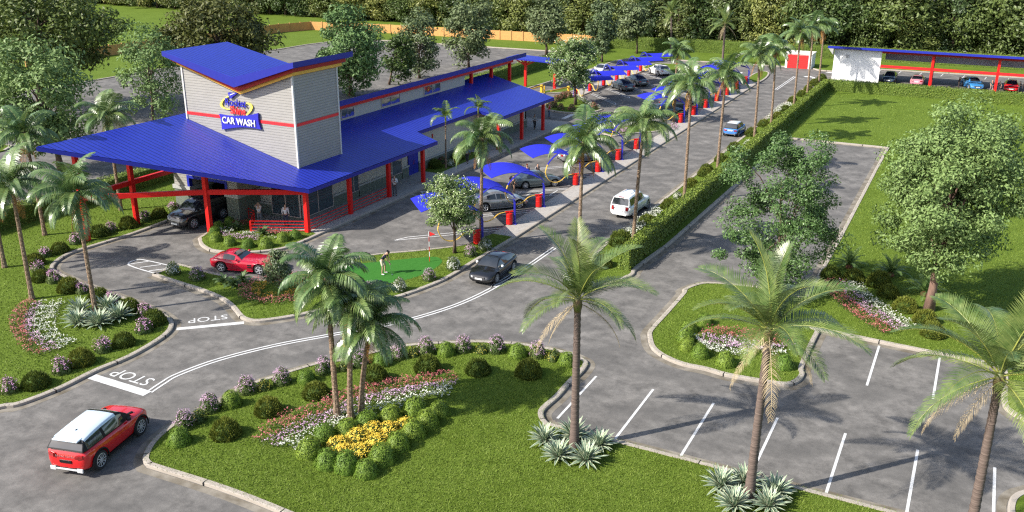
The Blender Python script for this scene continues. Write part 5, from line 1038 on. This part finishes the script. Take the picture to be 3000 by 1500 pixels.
def car(kind, Rc, Fc, side, pm, label, roofm=None, rim='ten', plate_f=PLATE, plate_r=PLATE, extra=None, cat='car', scl=None, group=None):
    """Rc, Fc: where the rear and front tyre of the visible side touch the road; side +1 = the car's left"""
    K = KIND[kind]; Rc = np.array(Rc); Fc = np.array(Fc); u = (Fc-Rc)/np.linalg.norm(Fc-Rc); n = np.array([-u[1], u[0]])
    sc = scl or min(max(np.linalg.norm(Fc-Rc)/K['wb'], .92), 1.13); hw = K['W']/2; tw = hw-.13; xf = K['L']-K['fo']; xr = xf-K['wb']; xm = (xf+xr)/2
    c = (Rc+Fc)/2-n*side*(tw+.06)*sc; root = thing('car', label, cat, (c[0], c[1], .008), math.atan2(u[1], u[0]), group); root.scale = (sc,)*3
    L_, r_ = K['L'], K['r']; zf = .20 if kind not in ('suv','box') else .27; ra = r_+.075
    wp = [(0,.72),(.05,.84),(.20,.94),(.6,.99),(1.2,1.0),(L_-1.1,1.0),(L_-.55,.97),(L_-.25,.90),(L_-.08,.78),(L_,.66)]
    xs = sorted(set([round(L_*i/36, 3) for i in range(37)]+[round(xw+ra*q, 3) for xw in (xr, xf) for q in (-1.001,-.92,-.75,-.5,-.25,0,.25,.5,.75,.92,1.001)]))
    V = []; F = []; m_ = 14
    for x in xs:
        h = hw*interp(wp, x); b = interp(K['belt'], x); a = 0
        for xw in (xr, xf):
            if abs(x-xw) < ra: a = r_+math.sqrt(max(0, ra*ra-(x-xw)**2))
        endlift = .10*max(0, 1-x/.35)+.06*max(0, 1-(L_-x)/.35); zb = zf+endlift; za = max(zb, a); zs = max(zb+.05, a)
        mid = max(za+.03, zb+(b-zb)*.50); sh = max(mid+.01, b-.09)
        half = [(0, zb), (.70*h, zb), (.71*h, za), (.955*h, zs), (h, mid), (.985*h, sh), (.90*h, b), (0, b+K['crown']*min(1, (L_-x)/.5, x/.5+.2))]
        V += [(x-xm, y, z) for y, z in half]+[(x-xm, -y, z) for y, z in half[-2:0:-1]]
    for i in range(len(xs)-1): F += [(i*m_+j, i*m_+(j+1) % m_, (i+1)*m_+(j+1) % m_, (i+1)*m_+j) for j in range(m_)]
    F += [tuple(range(m_-1, -1, -1)), tuple(range((len(xs)-1)*m_, len(xs)*m_))]
    mb = MB(); mb.add(V, [f[::-1] for f in F]); o = mb.build('body', pm, root, smooth=True); o.data.set_sharp_from_angle(angle=R(50)); sb = o.modifiers.new('smooth', 'SUBSURF'); sb.levels = 1; sb.render_levels = 1
    # underbody so that no light shows through
    mb = MB(); mb.box(.25-xm,-hw*.66,zf-.04, L_-.25-xm,hw*.66,.55); mb.build('chassis', TRIMB, root)
    x0, x1, x2, x3 = (q-xm for q in K['cab']); z0r = interp(K['belt'], K['cab'][0]); z0f = interp(K['belt'], K['cab'][3]); zr, zf2 = K['zr']; wr = K['wr']; wb_ = hw*.885
    if kind in ('suv','box','mini','hatch'): z0r = interp(K['belt'], K['cab'][0]+.15)
    # greenhouse: one curved shell cut into roof, pillars and windows
    C0_, C1_, C2_, C3_ = K['cab']; zi = [C0_+(C1_-C0_)*q for q in (0,.10,.36,.64,.90,1)]; zm = [C1_+(C2_-C1_)*q for q in (.05,.2,.36,.46,.54,.66,.82,.95)]; ze = [C2_+(C3_-C2_)*q for q in (0,.08,.35,.65,.92,1)]
    gx = zi+zm+ze; ztop = max(zr, zf2)+.03; G_ = []
    for x in gx:
        bz = max(interp(K['belt'], x), (z0r if x < C1_ else 0))-.015
        if x <= C1_: q = (x-C0_)/(C1_-C0_); zt = z0r-.01+(zr-z0r)*(math.sin(q*math.pi/2) if kind in ('coupe','gt','gtc') else q**.92)
        elif x >= C2_: q = (C3_-x)/(C3_-C2_); zt = z0f-.01+(zf2-z0f)*math.sin(q*math.pi/2*.97)**.95
        else: q = (x-C1_)/(C2_-C1_); zt = zr+(zf2-zr)*q+.035*math.sin(q*math.pi)
        bz = min(bz, zt-.012); h = (zt-bz)/(ztop-bz+1e-6); tp = .96 if x > C1_ else .90+.06*(x-C0_)/(C1_-C0_); wbx = wb_*(1 if C1_ < x < C2_ else (1-.10*(x-C2_)/(C3_-C2_) if x >= C2_ else 1-.06*(C1_-x)/(C1_-C0_))); wt = wbx+(wr-wbx)*min(1, h)*tp/.96
        side = [(wbx+(wt-wbx)*t_**1.25, bz+(zt-.045*h-bz)*t_) for t_ in (0,.07,.5,.86,1)]
        top = [(wt*.93, zt-.012*h), (wt*.5, zt+.008*h), (0, zt+.018*h)]
        half = side+top; G_.append([(x-xm, y, z) for y, z in half]+[(x-xm, -y, z) for y, z in half[-2::-1]])
    m2 = len(G_[0]); groups = {}
    for i in range(len(gx)-1):
        xa = (gx[i]+gx[i+1])/2; seg = 'rear' if i < 5 else ('front' if i >= 5+len(zm)+1 else 'mid')
        for j in range(m2-1):
            jj = j if j < (m2-1)//2 else m2-2-j; sd_ = 'l' if j < (m2-1)//2 else 'r'
            if jj >= 5: g = {'rear': 'rear_window' if 1 <= i <= 3 else 'pillars', 'front': 'windscreen' if 5+len(zm)+2 <= i <= len(gx)-3 else 'pillars', 'mid': 'roof'}[seg]
            elif jj >= 3: g = 'roof' if seg == 'mid' else 'pillars'
            elif jj >= 1:
                g = 'side_window'
                if kind in ('suv','box','hatch','mini') and i < 4: g = 'pillars'
                if kind in ('sedan','coupe','gtc') and i < 3: g = 'pillars'
                if kind == 'gt' and xa < C1_+(C2_-C1_)*.12: g = 'pillars'
                if i >= len(gx)-4: g = 'pillars'
                if gx[i] == zm[3]: g = 'pillars' if kind != 'gt' else g
                if g == 'side_window': g += sd_+('a' if xa < (zm[3]+zm[4])/2 else 'b')
            else: g = 'pillars'
            if g == 'roof' and seg != 'mid': g = 'pillars'
            groups.setdefault(g, []).append((i, j))
    for g, fs in groups.items():
        b_ = MB(); used = {}
        for i, j in fs:
            q = []
            for a_, c_ in ((i,j),(i+1,j),(i+1,j+1),(i,j+1)):
                if (a_,c_) not in used: used[(a_,c_)] = len(b_.v); b_.v.append(G_[a_][c_])
                q.append(used[(a_,c_)])
            b_.f.append(tuple(q)); b_.m.append(0)
        nm = g if not g.startswith('side_window') else 'side_window'; m3 = CGLASS if 'wind' in nm else ((roofm or pm) if nm == 'roof' else (TRIMB if roofm else pm))
        o = b_.build(nm, m3, root, smooth=True)
    T_ = None
    if kind in ('suv','box'):
        for s in (-1, 1):
            for xw in (xr, xf): b_ = MB(); b_.tube([(xw-xm+math.cos(a_)*(ra+.01), s*hw*.985, r_+math.sin(a_)*(ra+.01)) for a_ in np.linspace(-.25, math.pi+.25, 13)], .035, 6); b_.build('arch_trim', TRIMB if kind == 'suv' else pm, root)
    for s in (-1, 1):
        # mirror, head and tail lamps, door handle
        b_ = MB(); e = np.array([x3-.42 if kind != 'gt' else x3-.3, s*(wb_+.10), z0f+.08]); b_.lathe([(.02,-.07),(.09,-.05),(.10,.02),(.06,.07)], (0,0,0), 8); mo = b_.build('mirror', (extra or {}).get('mirror', pm), root, smooth=True); mo.location = e
        b_ = MB(); zz_ = interp(K['belt'], L_-.16)-.02; b_.obox((L_-.20-xm, s*hw*.64, zz_-.09), (1, s*.62), (.05,.19,.06)); b_.build('headlight', LAMPW, root, bevel=.02)
        b_ = MB(); zz_ = interp(K['belt'], .06)-.02; b_.obox((.055-xm, s*hw*.63, zz_-.08), (1, -s*.30), (.045,.15 if kind != 'box' else .11,.075 if kind != 'box' else .15)); b_.build('tail_light', LAMPR, root, bevel=.015)
        b_ = MB(); b_.obox((.0 if kind != 'gt' else -.35, s*(hw*.985), z0f-.13), (1,0), (.10,.025,.02)); b_.build('door_handle', pm if not (extra or {}).get('chrome') else CHROME, root)
    b_ = MB(); b_.box(L_-.10-xm,-.42,.36, L_-.015-xm,.42,.36+.24); b_.build('grille', GRILLE, root, bevel=.03)
    b_ = MB(); b_.box(L_-.03-xm,-.26,.40, L_+.005-xm,.26,.51); b_.build('number_plate', plate_f, root)
    b_ = MB(); b_.box(-.012-xm,-.26,.64 if kind in('suv','box','mini') else .58, .05-xm,.26,.76 if kind in('suv','box','mini') else .69); b_.build('number_plate', plate_r, root)
    b_ = MB(); b_.box(.02-xm,-hw*.62,zf+.07, .09-xm,hw*.62,zf+.20); b_.build('rear_bumper', (extra or {}).get('bumper', TRIMB), root, bevel=.02)
    b_ = MB(); b_.box(L_-.16-xm,-hw*.55,zf+.03, L_-.045-xm,hw*.55,zf+.12); b_.build('front_bumper', TRIMB, root, bevel=.02)
    for s in (-1, 1):
        b_ = MB(); b_.box(xr+ra+.02-xm, s*hw*.90-.05, zf-.01, xf-ra-.02-xm, s*hw*.90+.05, zf+.07); b_.build('side_sill', TRIMB if kind in ('suv','box') else pm, root)
        b_ = MB(); b_.tube([(-.02-xm, s*.52, zf+.05), (.10-xm, s*.52, zf+.05)], .04, 8); b_.build('exhaust_pipe', CHROME, root)
        for xw in (xr, xf):
            key = (round(r_, 2), rim)
            if key not in WHEELS:
                tb = MB(); pr = [(r_*.66,-.11),(r_*.93,-.12),(r_,-.08),(r_,.08),(r_*.93,.12),(r_*.66,.11)]; tb.lathe(pr, n=24)
                rb = MB(); rb.lathe([(r_*.68,.06),(r_*.70,.112),(r_*.66,.118),(r_*.62,.10)], n=24); rb.lathe([(r_*.20,.05),(r_*.18,.112),(r_*.05,.118)], n=12); rb.lathe([(r_*.60,.03),(r_*.02,.034)], n=20, mi=1); ns = 10 if rim == 'ten' else 5
                for j in range(ns): a_ = 2*math.pi*j/ns; dd = np.array([math.cos(a_), math.sin(a_), 0]); rb.beam(dd*r_*.14+[0,0,.095], dd*r_*.65+[0,0,.100], r_*(.10 if ns == 10 else .17), .03)
                WHEELS[key] = (tb.build('wheel', TYRE).data, rb.build('rim', [RIMM, TRIMB]).data)
                for nm_ in ('wheel','rim'):
                    for q in [q for q in bpy.data.objects if q.name.startswith(nm_) and q.parent is None]: bpy.data.objects.remove(q)
            wo = link('wheel', WHEELS[key][0], root, (xw-xm, s*tw, r_)); wo.rotation_euler = (R(90)*(-s), 0, 0); ri = link('rim', WHEELS[key][1], wo)
    ex = extra or {}
    if ex.get('sunroof'): b_ = MB(); zt = (zr+zf2)/2+.036; b_.add([((x1+x2)/2-.05,-.42,zt+.006),(x2-.12,-.42,zf2+.02),(x2-.12,.42,zf2+.02),((x1+x2)/2-.05,.42,zt+.006)], [(0,1,2,3)]); b_.build('sunroof', CGLASS, root)
    if ex.get('fin'): b_ = MB(); b_.add([(x1+.45,-.03,zr+.02),(x1+.45,.03,zr+.02),(x1+.75,0,zr+.025),(x1+.47,0,zr+.11)], [(0,1,3),(1,2,3),(2,0,3)]); b_.build('roof_antenna', TRIMB, root)
    if ex.get('vents'):
        for s in (-1, 1): zz_ = interp(K['belt'], xf-.1)+.012; b_ = MB(); b_.obox((xf-.25-xm, s*hw*.62, zz_+.01), (1, s*.25), (.20,.05,.02)); b_.build('bonnet_vent', TRIMB, root)
    if ex.get('gills'):
        for s in (-1, 1):
            for j in (0, 1): b_ = MB(); b_.obox((xf-ra-.22-xm, s*hw*.995, .52+.13*j), (1,0), (.14,.02,.035)); b_.build('side_vent', TRIMB, root)
    if ex.get('brake'): b_ = MB(); b_.box(x1-.03,-.22,zr-.01, x1+.05,.22,zr+.035); b_.build('brake_light', LAMPR, root)
    if ex.get('spoiler'): b_ = MB(); b_.box(x1-.24,-wr*.9,zr-.05, x1+.12,wr*.9,zr+.02); b_.build('roof_spoiler', roofm or pm, root, bevel=.03)
    if ex.get('text'):
        cu = bpy.data.curves.new('lettering', 'FONT'); cu.body = ex['text']; cu.size = .105; cu.align_x = 'CENTER'; cu.extrude = .004; cu.space_character = 1.25; q = bpy.data.objects.new('lettering', cu); COL.objects.link(q); cu.materials.append(CHROME)
        q.rotation_euler = (R(78), 0, R(-90)); q.parent = root; q.location = (-.005-xm, 0, .90); to_mesh(q)
    if ex.get('skid'): b_ = MB(); b_.box(-.02-xm,-.55,zf+.05,.05-xm,.55,zf+.12); [b_.box(-.024-xm,s*.60-.13,zf+.0,.04-xm,s*.60+.13,zf+.17) for s in (-1,1)]; b_.build('skid_plate', mat("pale_plastic", (.62,.62,.62), .4), root, bevel=.02)
    return root
def z4(x0, y0, s, a, b): return gp(x0+a/s, y0+b/s)
CRED = paint('red', (.62,.008,.010)); CWINE = paint('deep_red', (.48,.008,.03)); CBLACK = paint('black', (.010,.010,.011)); CDARK = paint('charcoal', (.020,.020,.021)); CWHITE = paint('white', (.82,.82,.81)); CBLUE = paint('blue', (.05,.20,.55))
CSILV = paint('silver', (.36,.37,.38), .55, .28); CGREY = paint('blue_grey', (.13,.165,.175), .5, .28); CGREYD = paint('slate', (.085,.11,.125), .4, .28); CPINK = paint('pink', (.55,.22,.27)); CNAVY = paint('navy', (.03,.06,.09)); CSKY = paint('bright_blue', (.045,.22,.50))
car('suv', z4(100,1150,4.771,930,1078), z4(100,1150,4.771,1520,572), -1, CRED, "red hatch-backed off-roader with pale roof driving up to the stop line", roofm=paint('ice_white', (.62,.72,.80)), scl=1.05, extra=dict(fin=1, vents=1, spoiler=1, text="RANGE ROVER", skid=1, mirror=TRIMB), plate_r=PLATEB)
car('gt', z4(600,700,8.05,400,785), z4(600,700,8.05,1290,855), -1, CWINE, "red long-bonnet sports coupe half hidden by the sapling", rim='five', extra=dict(gills=1))
car('coupe', z4(1340,720,9.91,1620,735), z4(1340,720,9.91,1140,1088), 1, CBLACK, "black coupe with white mirrors driving towards the double white line", extra=dict(mirror=SIGNW))
car('suv', G('t',778,748), G('t',440,870), 1, CDARK, "dark off-roader coming out of the wash bay under the blue canopy", extra=dict(chrome=1), scl=1.12)
car('box', z4(1760,540,10.735,1060,1040), z4(1760,540,10.735,1460,765), -1, CWHITE, "white boxy off-roader driving away beside the long hedge", extra=dict(sunroof=1, brake=1, bumper=CWHITE))
car('mini', z4(2100,340,16.1,1010,980), z4(2100,340,16.1,1300,780), -1, CBLUE, "small blue hatchback with white roof driving away down the road", roofm=CWHITE, extra=dict(chrome=1, bumper=CHROME))
silR, silF = np.array(G('s',285,892)), np.array(G('s',690,852))
car('gtc', silR, silF, -1, CSILV, "silver coupe parked in the bay nearest the small blossoming tree", rim='five')
car('sedan', G('s',762,622), G('s',1108,592), -1, CGREY, "grey saloon parked behind the striped accessible aisle", extra=dict(chrome=1))
car('gtc', silR+[0,17.9], silF+[0,17.9], -1, CSILV, "silver coupe under the sails, glimpsed between two palm crowns", rim='five')
car('sedan', silR+[0,43.3], silF+[0,43.3], -1, CNAVY, "dark blue saloon beside the planted island of the vacuum bays")
car('sedan', silR+[0,48.6], silF+[0,48.6], -1, CGREYD, "dark grey saloon in the roadside bays, farthest down the row")
car('hatch', G('q',1785,474), G('q',1672,438), 1, CWHITE, "white hatchback parked in the far bays near the road", scl=1.05)
car('sedan', G('q',1222,703), G('q',1108,660), 1, CGREYD, "slate saloon in the far bays, nearer the blossom tree", scl=1.0, extra=dict(sunroof=1))
car('sedan', G('q',1432,628), G('q',1318,588), 1, CGREYD, "slate saloon in the far bays, between its twin and the white hatchback", scl=1.0, extra=dict(sunroof=1))
car('sedan', (-51.6,135.0), (-51.6,132.2), 1, CWHITE, "white saloon in the lane behind the far shade sails", scl=1.0)
car('hatch', (-50.9,128.5), (-50.9,125.9), 1, CWHITE, "white car behind the blossom tree, seen over the far sails", scl=1.0)
car('sedan', (-13.1,148.6), (-13.1,145.7), -1, CNAVY, "dark blue car under the carport right beside the white wall", scl=1.0)
car('coupe', (-7.5,144.9), (-7.5,147.5), -1, CPINK, "pink car under the carport with its rear to the hedge", scl=1.02)
car('sedan', G('v',1540,590), G('v',1640,642), -1, CSKY, "bright blue saloon facing out under the carport", scl=1.05)
car('coupe', (4.6,148.4), (4.6,145.8), 1, CRED, "red car with dark windscreen under the carport by the second post", scl=1.02)

# ------------------------------------------------------------------ people
SKIN = mat("skin", (.50,.30,.21), .55, (.44,.25,.17), 6); SKIND = mat("dark_skin", (.10,.055,.04), .55, (.08,.045,.03), 6)
def cloth(n, c): return mat("cloth_"+n, c, .85, tuple(q*.75 for q in c), 7, .3, 25)
HAIRB = mat("dark_hair", (.02,.014,.01), .6, (.035,.022,.015), 20); HAIRR = mat("auburn_hair", (.22,.05,.02), .6, (.14,.03,.012), 20)
def skin_obj(name, V, E, m, parent, root_i=0, lev=1):
    me = bpy.data.meshes.new(name); me.from_pydata([v[0] for v in V], E, []); o = bpy.data.objects.new(name, me); COL.objects.link(o); o.parent = parent; me.materials.append(m)
    sk = o.modifiers.new('skin', 'SKIN'); sk.use_smooth_shade = True
    for i, v in enumerate(V): me.skin_vertices[0].data[i].radius = (v[1], v[1]) if not hasattr(v[1], '__len__') else v[1]
    me.skin_vertices[0].data[root_i].use_root = True
    s_ = o.modifiers.new('smooth', 'SUBSURF'); s_.levels = lev; s_.render_levels = lev
    return o
def person(xy, face, label, hgt=1.76, pose='stand', shirt=(.6,.6,.6), legs=(.05,.06,.10), skin=None, hair=HAIRB, shoes=(.02,.02,.02), sleeves='long', shorts=False, long_hair=False, z=.0, skirt=False, cap=None, tie=False):
    """face: direction the person looks towards (angle). One continuous body; clothes and hair are parts over it"""
    skin = skin or SKIN; s = hgt/1.76; root = thing('person', label, 'person', (*xy, z), face); root.scale = (s,)*3; A = lambda *p: np.array(p, float)
    lean = .0
    J = dict(pel=A(0,0,.95), spi=A(.0,0,1.14), che=A(.02,0,1.34), nec=A(.01,0,1.49), hea=A(.035,0,1.585), top=A(.03,0,1.70))
    for sd_, k in ((1,'l'),(-1,'r')):
        J.update({k+'sho':A(0,.175*sd_,1.42), k+'elb':A(-.02,.235*sd_,1.14), k+'wri':A(.08,.235*sd_,.90), k+'hip':A(0,.095*sd_,.90), k+'kne':A(.02,.105*sd_,.50), k+'ank':A(-.02,.105*sd_,.085), k+'toe':A(.15,.12*sd_,.035)})
    if pose == 'cross':
        for sd_, k in ((1,'l'),(-1,'r')): J[k+'elb'] = A(.07,.25*sd_,1.16); J[k+'wri'] = A(.24,-.04*sd_,1.22+.03*sd_)
    if pose == 'hands_up':
        for sd_, k in ((1,'l'),(-1,'r')): J[k+'elb'] = A(.20,.24*sd_,1.46); J[k+'wri'] = A(.10,.10*sd_,1.60)
    if pose == 'phone': J['relb'] = A(.12,-.25,1.18); J['rwri'] = A(.16,-.12,1.46); J['lelb'] = A(.1,.25,1.15); J['lwri'] = A(.2,.06,1.36)
    if pose == 'wave': J['relb'] = A(.05,-.32,1.30); J['rwri'] = A(.12,-.36,1.56)
    if pose == 'carry': 
        for sd_, k in ((1,'l'),(-1,'r')): J[k+'elb'] = A(.06,.25*sd_,1.14); J[k+'wri'] = A(.30,.08*sd_,1.18)
    if pose == 'walk':
        J['lkne'] = A(.16,.10,.52); J['lank'] = A(.22,.10,.11); J['ltoe'] = A(.38,.10,.06); J['rkne'] = A(-.02,-.10,.50); J['rank'] = A(-.27,-.10,.14); J['rtoe'] = A(-.14,-.10,.05); J['lwri'] = A(-.14,.25,.93); J['lelb'] = A(-.10,.24,1.15); J['rwri'] = A(.20,-.25,.96)
    if pose == 'golf':
        J.update(pel=A(-.10,0,.93), spi=A(.0,0,1.10), che=A(.14,0,1.26), nec=A(.25,0,1.38), hea=A(.32,0,1.45), top=A(.36,0,1.56))
        for sd_, k in ((1,'l'),(-1,'r')): J.update({k+'sho':A(.20,.17*sd_,1.32), k+'elb':A(.31,.14*sd_,1.04), k+'wri':A(.42,.03*sd_,.82), k+'hip':A(-.09,.10*sd_,.89), k+'kne':A(.02,.17*sd_,.50), k+'ank':A(-.03,.20*sd_,.085), k+'toe':A(.14,.23*sd_,.035)})
    V = []; E = []; ix = {}
    def v(k, p, r): ix[k] = len(V); V.append((tuple(p), r)); return ix[k]
    def e(a, b): E.append((ix[a], ix[b]))
    v('pel', J['pel'], (.135,.10)); v('spi', J['spi'], (.125,.09)); v('che', J['che'], (.15,.105)); v('nec', J['nec'], .052); v('hea', J['hea'], .088); v('top', J['top'], .070)
    hd = J['hea']-J['nec']; fx = A(1,0,0) if pose != 'golf' else A(.8,0,-.6)
    v('nose', J['hea']+fx*.095+A(0,0,.01), .018); v('chin', J['hea']+fx*.055-A(0,0,.075), .035)
    for a, b in (('pel','spi'),('spi','che'),('che','nec'),('nec','hea'),('hea','top'),('hea','nose'),('hea','chin')): e(a, b)
    for k, sd_ in (('l',1),('r',-1)):
        v(k+'sho', J[k+'sho'], .058); v(k+'elb', J[k+'elb'], .041); v(k+'wri', J[k+'wri'], .028); d = J[k+'wri']-J[k+'elb']; d /= np.linalg.norm(d); pa = J[k+'wri']+d*.07; v(k+'pal', pa, (.034,.018))
        for a, b in (('che',k+'sho'),(k+'sho',k+'elb'),(k+'elb',k+'wri'),(k+'wri',k+'pal')): e(a, b)
        w_ = np.cross(d, A(1,0,0.2)); w_ = w_/(np.linalg.norm(w_)+1e-6); cu_ = np.cross(w_, d)
        for j, (off, ln) in enumerate(((-.028,.060),(-.010,.072),(.010,.068),(.027,.052))):
            b0 = pa+w_*off+d*.035; v(f'{k}f{j}a', b0+d*ln*.5+cu_*.004, .0095); v(f'{k}f{j}b', b0+d*ln*.95+cu_*.022, .0080); e(k+'pal', f'{k}f{j}a'); e(f'{k}f{j}a', f'{k}f{j}b')
        v(k+'tha', pa-d*.02-w_*.045+cu_*.01, .011); v(k+'thb', pa+d*.02-w_*.062+cu_*.02, .009); e(k+'pal', k+'tha'); e(k+'tha', k+'thb')
        v(k+'hip', J[k+'hip'], .088); v(k+'kne', J[k+'kne'], .058); v(k+'ank', J[k+'ank'], .040); v(k+'toe', J[k+'toe'], .032)
        for a, b in (('pel',k+'hip'),(k+'hip',k+'kne'),(k+'kne',k+'ank'),(k+'ank',k+'toe')): e(a, b)
    skin_obj('body', V, E, skin, root, ix['pel'])
    C = lambda ks, rs: [(tuple(J[q] if isinstance(q, str) else q), r_) for q, r_ in zip(ks, rs)]
    # shirt
    mid = lambda a, b, t: J[a]*(1-t)+J[b]*t
    ks = ['pel','spi','che', J['nec']*.75+J['che']*.25]; rs = [(.155,.115),(.145,.11),(.168,.122),.07]; VV = C(ks, rs); EE = [(0,1),(1,2),(2,3)]
    for k in 'lr':
        b = len(VV); e2 = mid(k+'sho', k+'elb', .62) if sleeves == 'short' else mid(k+'elb', k+'wri', .9); VV += C([k+'sho'], [.072]); EE.append((2, b))
        if sleeves == 'long': VV += C([k+'elb', e2], [.056,.042]); EE += [(b, b+1), (b+1, b+2)]
        else: VV += C([e2], [.060]); EE.append((b, b+1))
    skin_obj('shirt', VV, EE, cloth('%.2f_%.2f_%.2f' % shirt, shirt), root, 1)
    lm_ = cloth('%.2f_%.2f_%.2f' % legs, legs)
    VV = C([J['pel']+A(0,0,.06)], [(.15,.115)]); EE = []
    if skirt: VV = C([J['pel']+A(0,0,.08), J['pel']-A(0,0,.12), J['pel']-A(0,0,.38)], [(.145,.115),(.165,.14),(.18,.16)]); EE = [(0,1),(1,2)]
    else:
        for k in 'lr':
            b = len(VV); VV += C([k+'hip'], [.102]); EE.append((0, b)); 
            if shorts: VV += C([mid(k+'hip', k+'kne', .92)], [.085]); EE.append((b, b+1))
            else: VV += C([k+'kne', mid(k+'kne', k+'ank', .96)], [.072,.056]); EE += [(b, b+1), (b+1, b+2)]
    skin_obj('trousers' if not skirt else 'skirt', VV, EE, lm_, root, 0)
    for k in 'lr':
        skin_obj('shoe', [(tuple(J[k+'ank']-A(.03,0,.04)), .047), (tuple((J[k+'ank']+J[k+'toe'])/2-A(0,0,.01)), .046), (tuple(J[k+'toe']+A(.02,0,.0)), .036)], [(0,1),(1,2)], cloth('%.2f_%.2f_%.2f' % shoes, shoes), root)
    hb = J['hea']; tp = J['top']; up = (tp-hb)/np.linalg.norm(tp-hb)
    if cap: 
        skin_obj('cap', [(tuple(hb+up*.06), .092), (tuple(tp+up*.01), .072), (tuple(hb+up*.06+fx*.13), (.07,.015))], [(0,1),(0,2)], cap, root)
    else:
        hv = [(tuple(hb+up*.055-fx*.022), .090), (tuple(tp-fx*.005), .076)]; he = [(0,1)]
        if long_hair: hv += [(tuple(hb-up*.04-fx*.06), .082), (tuple(hb-up*.17-fx*.06), (.085,.055))]; he += [(0,2),(2,3)]
        skin_obj('hair', hv, he, hair, root)
    if tie: b_ = MB(); b_.add([(.150,-.022,1.44),(.150,.022,1.44),(.165,.03,1.15),(.165,-.03,1.15),(.165,0,1.08)], [(0,1,2,3),(3,2,4)]); b_.build('tie', HAIRB, root)
    return root
toward_cam = lambda p, a=0: math.atan2(-p[1], -p[0])+R(a)
P_ = G('E',322,1050); person(P_, R(8), "golfer in navy polo, cream shorts and black cap bending over his putter", 1.80, 'golf', (.012,.018,.045), (.62,.56,.42), sleeves='short', shorts=True, shoes=(.75,.75,.75), cap=mat("black_cap", (.012,.012,.014), .8), z=.125)
gl = thing('golf_club', "thin putter held by the golfer on the putting green", 'golf club', (*P_, .13), R(8)); mb = MB(); mb.tube([(.40,0,.92),(.44,0,.72),(.62,-.02,.03)], [.012,.008,.006], 6); mb.build('shaft', CHROME, gl); mb = MB(); mb.box(.58,-.07,.005,.63,.05,.04); mb.build('club_head', CHROME, gl)
P_ = G('w',1965,592); person(P_, toward_cam(P_, -8), "man in white shirt and black tie with folded arms beside a red post", 1.80, 'cross', (.75,.76,.78), (.10,.10,.12), z=.135, tie=True)
P_ = G('t',1300,835); person(P_, R(-62), "man in grey shirt holding both hands to his head by the patio wall", 1.76, 'hands_up', (.62,.63,.66), (.16,.16,.18), sleeves='short', z=.135)
P_ = G('t',1655,865); person(P_, R(118), "man in white shirt and jeans seen from behind at the patio window", 1.78, 'stand', (.70,.71,.75), (.035,.045,.09), hair=mat("fair_cropped_hair", (.25,.17,.11), .6), z=.135)
P_ = G('B',1458,985); person(P_, R(100), "man in pale grey shirt and black trousers walking away past the red posts", 1.78, 'walk', (.50,.50,.50), (.015,.015,.02), z=.135)
P_ = G('B',1567,893); person(P_, R(40), "man in red shirt and jeans standing at the far end of the pavement", 1.80, 'phone', (.48,.03,.035), (.07,.11,.20), sleeves='short', z=.02)
P_ = G('k',612,1040); person(P_, R(-70), "person in blue and dark trousers half hidden by palm fronds at the wall bed", 1.75, 'walk', (.16,.22,.42), (.03,.02,.04), z=.135)
def behind(rg, a, b, h): 
    return gp(*T(rg, a, b), h)
P_ = behind('s',782,326,1.66); person(P_, toward_cam(P_), "red-haired woman in blue top waving behind the grey saloon", 1.70, 'wave', (.10,.13,.30), (.03,.03,.04), hair=HAIRR, long_hair=True)
P_ = behind('s',905,315,1.78); person(P_, toward_cam(P_, 40), "man in grey T-shirt standing behind the grey saloon", 1.80, 'stand', (.30,.31,.34), (.04,.05,.08), sleeves='short')
P_ = G('s',622,692); person(P_, R(60), "woman in black skirt walking between silver coupe and grey saloon", 1.70, 'walk', (.02,.02,.022), (.012,.012,.014), sleeves='short', skirt=True, long_hair=True, hair=mat("blonde_hair", (.42,.28,.14), .6))
P_ = (-2.9,145.0); person(P_, R(10), "dark-haired woman in brown at the back of the bright blue saloon", 1.66, 'wave', (.045,.03,.028), (.05,.035,.03), skin=SKIND, long_hair=True)
P_ = G('v',2015,688); person(P_, R(-60), "man in teal shirt standing left of the second carport post", 1.78, 'walk', (.015,.10,.12), (.30,.26,.24), sleeves='short')
P_ = G('v',2145,697); person(P_, R(-100), "person in teal shirt standing right of the second carport post", 1.66, 'stand', (.015,.10,.12), (.38,.33,.30), sleeves='short')
P_ = G('v',2480,716); person(P_, R(-30), "man in brown carrying a child beside the red carport car", 1.80, 'carry', (.09,.07,.06), (.06,.05,.045), skin=SKIND)
q = (P_[0]+.42, P_[1]-.22); person(q, R(150), "small child in brown held by the man beside the red carport car", .95, 'stand', (.12,.09,.075), (.10,.08,.07), skin=SKIND, z=.72)
